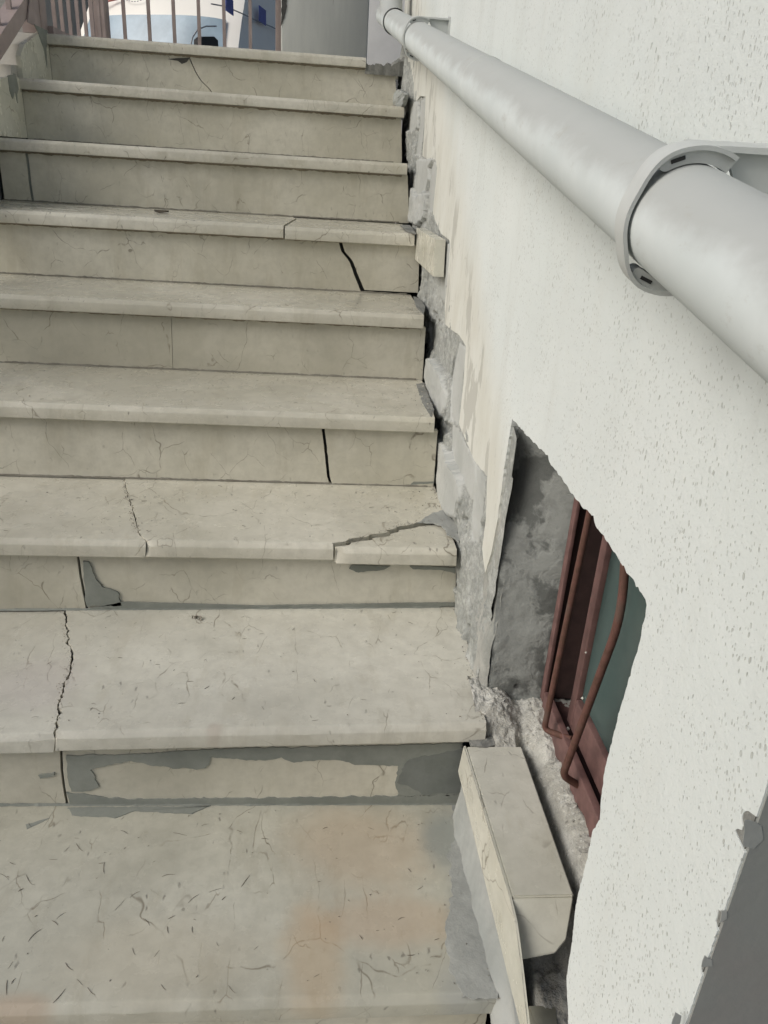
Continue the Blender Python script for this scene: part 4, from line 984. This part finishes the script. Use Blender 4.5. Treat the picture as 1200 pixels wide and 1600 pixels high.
def wsp(x, t_): y_, z_ = .55 + .40 * t_, 1.22 + .76 * t_; e = abs(x) / hw; return vp(x * (1 - .13 * sstep(1.1, 2.4, z_)), y_ + .12 * e ** 3 - .012, z_ - .05 * e ** 4 + .006)
V = []; nn = 14
for i in range(nn + 1):
    x = -.86 + 1.72 * i / nn
    for t_ in (.03, .5, .97): V.append(wsp(x, t_))
mk('windscreen', V, [(i * 3 + j, i * 3 + j + 1, i * 3 + j + 4, i * 3 + j + 3) for i in range(nn) for j in (0, 1)], M_wind, van)
def side(y, z, off=.004): tum = 1 - .13 * sstep(1.1, 2.4, z); return vp(hw * tum + off, y + .06, z)
def strip(name, pts, w_, mat):
    m_ = MB(); m_.tube([side(*p_) for p_ in pts], w_, 6); m_.build(name, mat, van)
def van_side(u, v, off=.0):
    d = on(u, v, 'y', 20) - CAM; nrm = Vector((math.cos(VT), math.sin(VT), 0)); c0 = VC + nrm * (.02 + off)
    p_ = CAM + d * ((c0 - CAM).dot(nrm) / d.dot(nrm)) - VC
    return VC + Vector((p_.x * math.cos(-VT) - p_.y * math.sin(-VT), p_.x * math.sin(-VT) + p_.y * math.cos(-VT), p_.z))
for (u, v, dw) in ((352, -8, .12), (404, 8, .13)):
    p_ = van_side(u, v); m = MB(); m.prism([p_ + Vector((0, dy_, dz_)) for dy_, dz_ in ((0, 0), (dw * 1.1, -.02), (dw * 1.1, -.02 - dw), (0, -dw))], (.006, 0, 0)); m.build('blue_sticker', M_blue, van, smooth=False)
def sline(name, px, r_): m_ = MB(); m_.tube([van_side(u, v) for u, v in px], r_, 6); m_.build(name, M_grey, van)
sline('door_seam', [(297, 75), (301, 58), (309, 46), (322, 41), (338, 41)], .006)
sline('door_seam', [(330, 6), (352, 10), (380, 22), (400, 32), (425, 42), (440, 50)], .006)
q = [van_side(u, v, .03) for u, v in ((303, 78), (303, 62), (309, 57), (327, 57), (333, 63), (334, 80))]
MB().prism(q, (.05, 0, 0)).build('wing_mirror', M_gap, van, smooth=False)
MB().box(vp(-hw - .20, .95, 1.32), vp(-hw - .02, 1.10, 1.62), .03).build('wing_mirror', M_gap, van)
for s_ in (-1, 1):
    MB().box(vp(s_ * .62 - .16, -.02, .74), vp(s_ * .62 + .16, .12, .94), .03).build('headlight', M_lamp, van)
    for y_ in (.85, 4.3):
        w1 = MB().tube([vp(s_ * (hw - .2), y_, .34), vp(s_ * (hw + .01), y_, .34)], .34, 28).build('wheel', M_tyre, van)
        MB().tube([vp(s_ * (hw + .011), y_, .34), vp(s_ * (hw + .02), y_, .34)], .2, 20).build('rim', M_clip, van)
def capp(x, t_): y_, z_ = .95 + .15 * t_, 1.98 + .27 * t_; return vp(x, y_ - .02, z_ + .01)
m = MB()
for i in range(40):
    a0_, a1_ = 2 * math.pi * i / 40, 2 * math.pi * (i + .6) / 40
    q = [capp(-.22 + r_ * math.cos(aa), .86 + r_ * math.sin(aa) * 2.6) for r_, aa in ((.20, a0_), (.20, a1_), (.208, a1_), (.208, a0_))]
    m.prism(q, (0, -.004, .002))
m.build('round_emblem', M_grey, van, smooth=False)
for ex in (-.30, -.22, -.14): MB().tube([capp(ex, .62), capp(ex + .03, .72)], .004, 5).build('emblem_mark', M_grey, van)
m = MB(); m.tube([capp(-.75, .42), capp(-.6, .30), capp(-.42, .42)], .010, 5); m.build('red_curve', M_red, van)
for wx_ in (-.7, .15): MB().tube([vp(wx_, .50, 1.20), vp(wx_ + .35, .68, 1.58)], .012, 6).build('wiper', M_gap, van)
# backdrop buildings
b = empty('white_building', 'bright white rendered house behind the van and to the right of the pillar', 'building', (2, 16, .3))
MB().box((-8, 16, .2), (9, 24, 8.5)).build('house_wall', M_whitewall, b, smooth=False)
for x in (-6, -3, 0, 3, 6):
    f = MB().box((x - .5, 15.95, 3.8), (x + .5, 16.0, 5.2)).build('window', M_wind, b, smooth=False)
    MB().box((x - .58, 15.93, 3.7), (x + .58, 15.948, 3.79)).build('window_sill', M_cement, b, smooth=False)
b = empty('beige_house', 'beige rendered house seen through the railing at the far left', 'building', (-6, 12, .3))
MB().box((-12, 12, .2), (-4.3, 15.5, 6)).build('house_wall', M_beige, b, smooth=False)
MB().box((-12.1, 11.9, 6.002), (-4.2, 15.6, 6.2)).build('roof_slab', M_cement, b, smooth=False)
MB().box((-6.5, 11.96, 2.2), (-5.5, 11.999, 3.4)).build('window', M_wind, b, smooth=False)
tag(MB().box((-.14, 4.2, .2), (1.2, 4.5, 3.2), .01).build('white_garden_wall', M_whitewall, None, ang=30), 'bright white wall end seen between the grey pillar and the pipe elbow', 'wall')
van.rotation_euler.z = VT
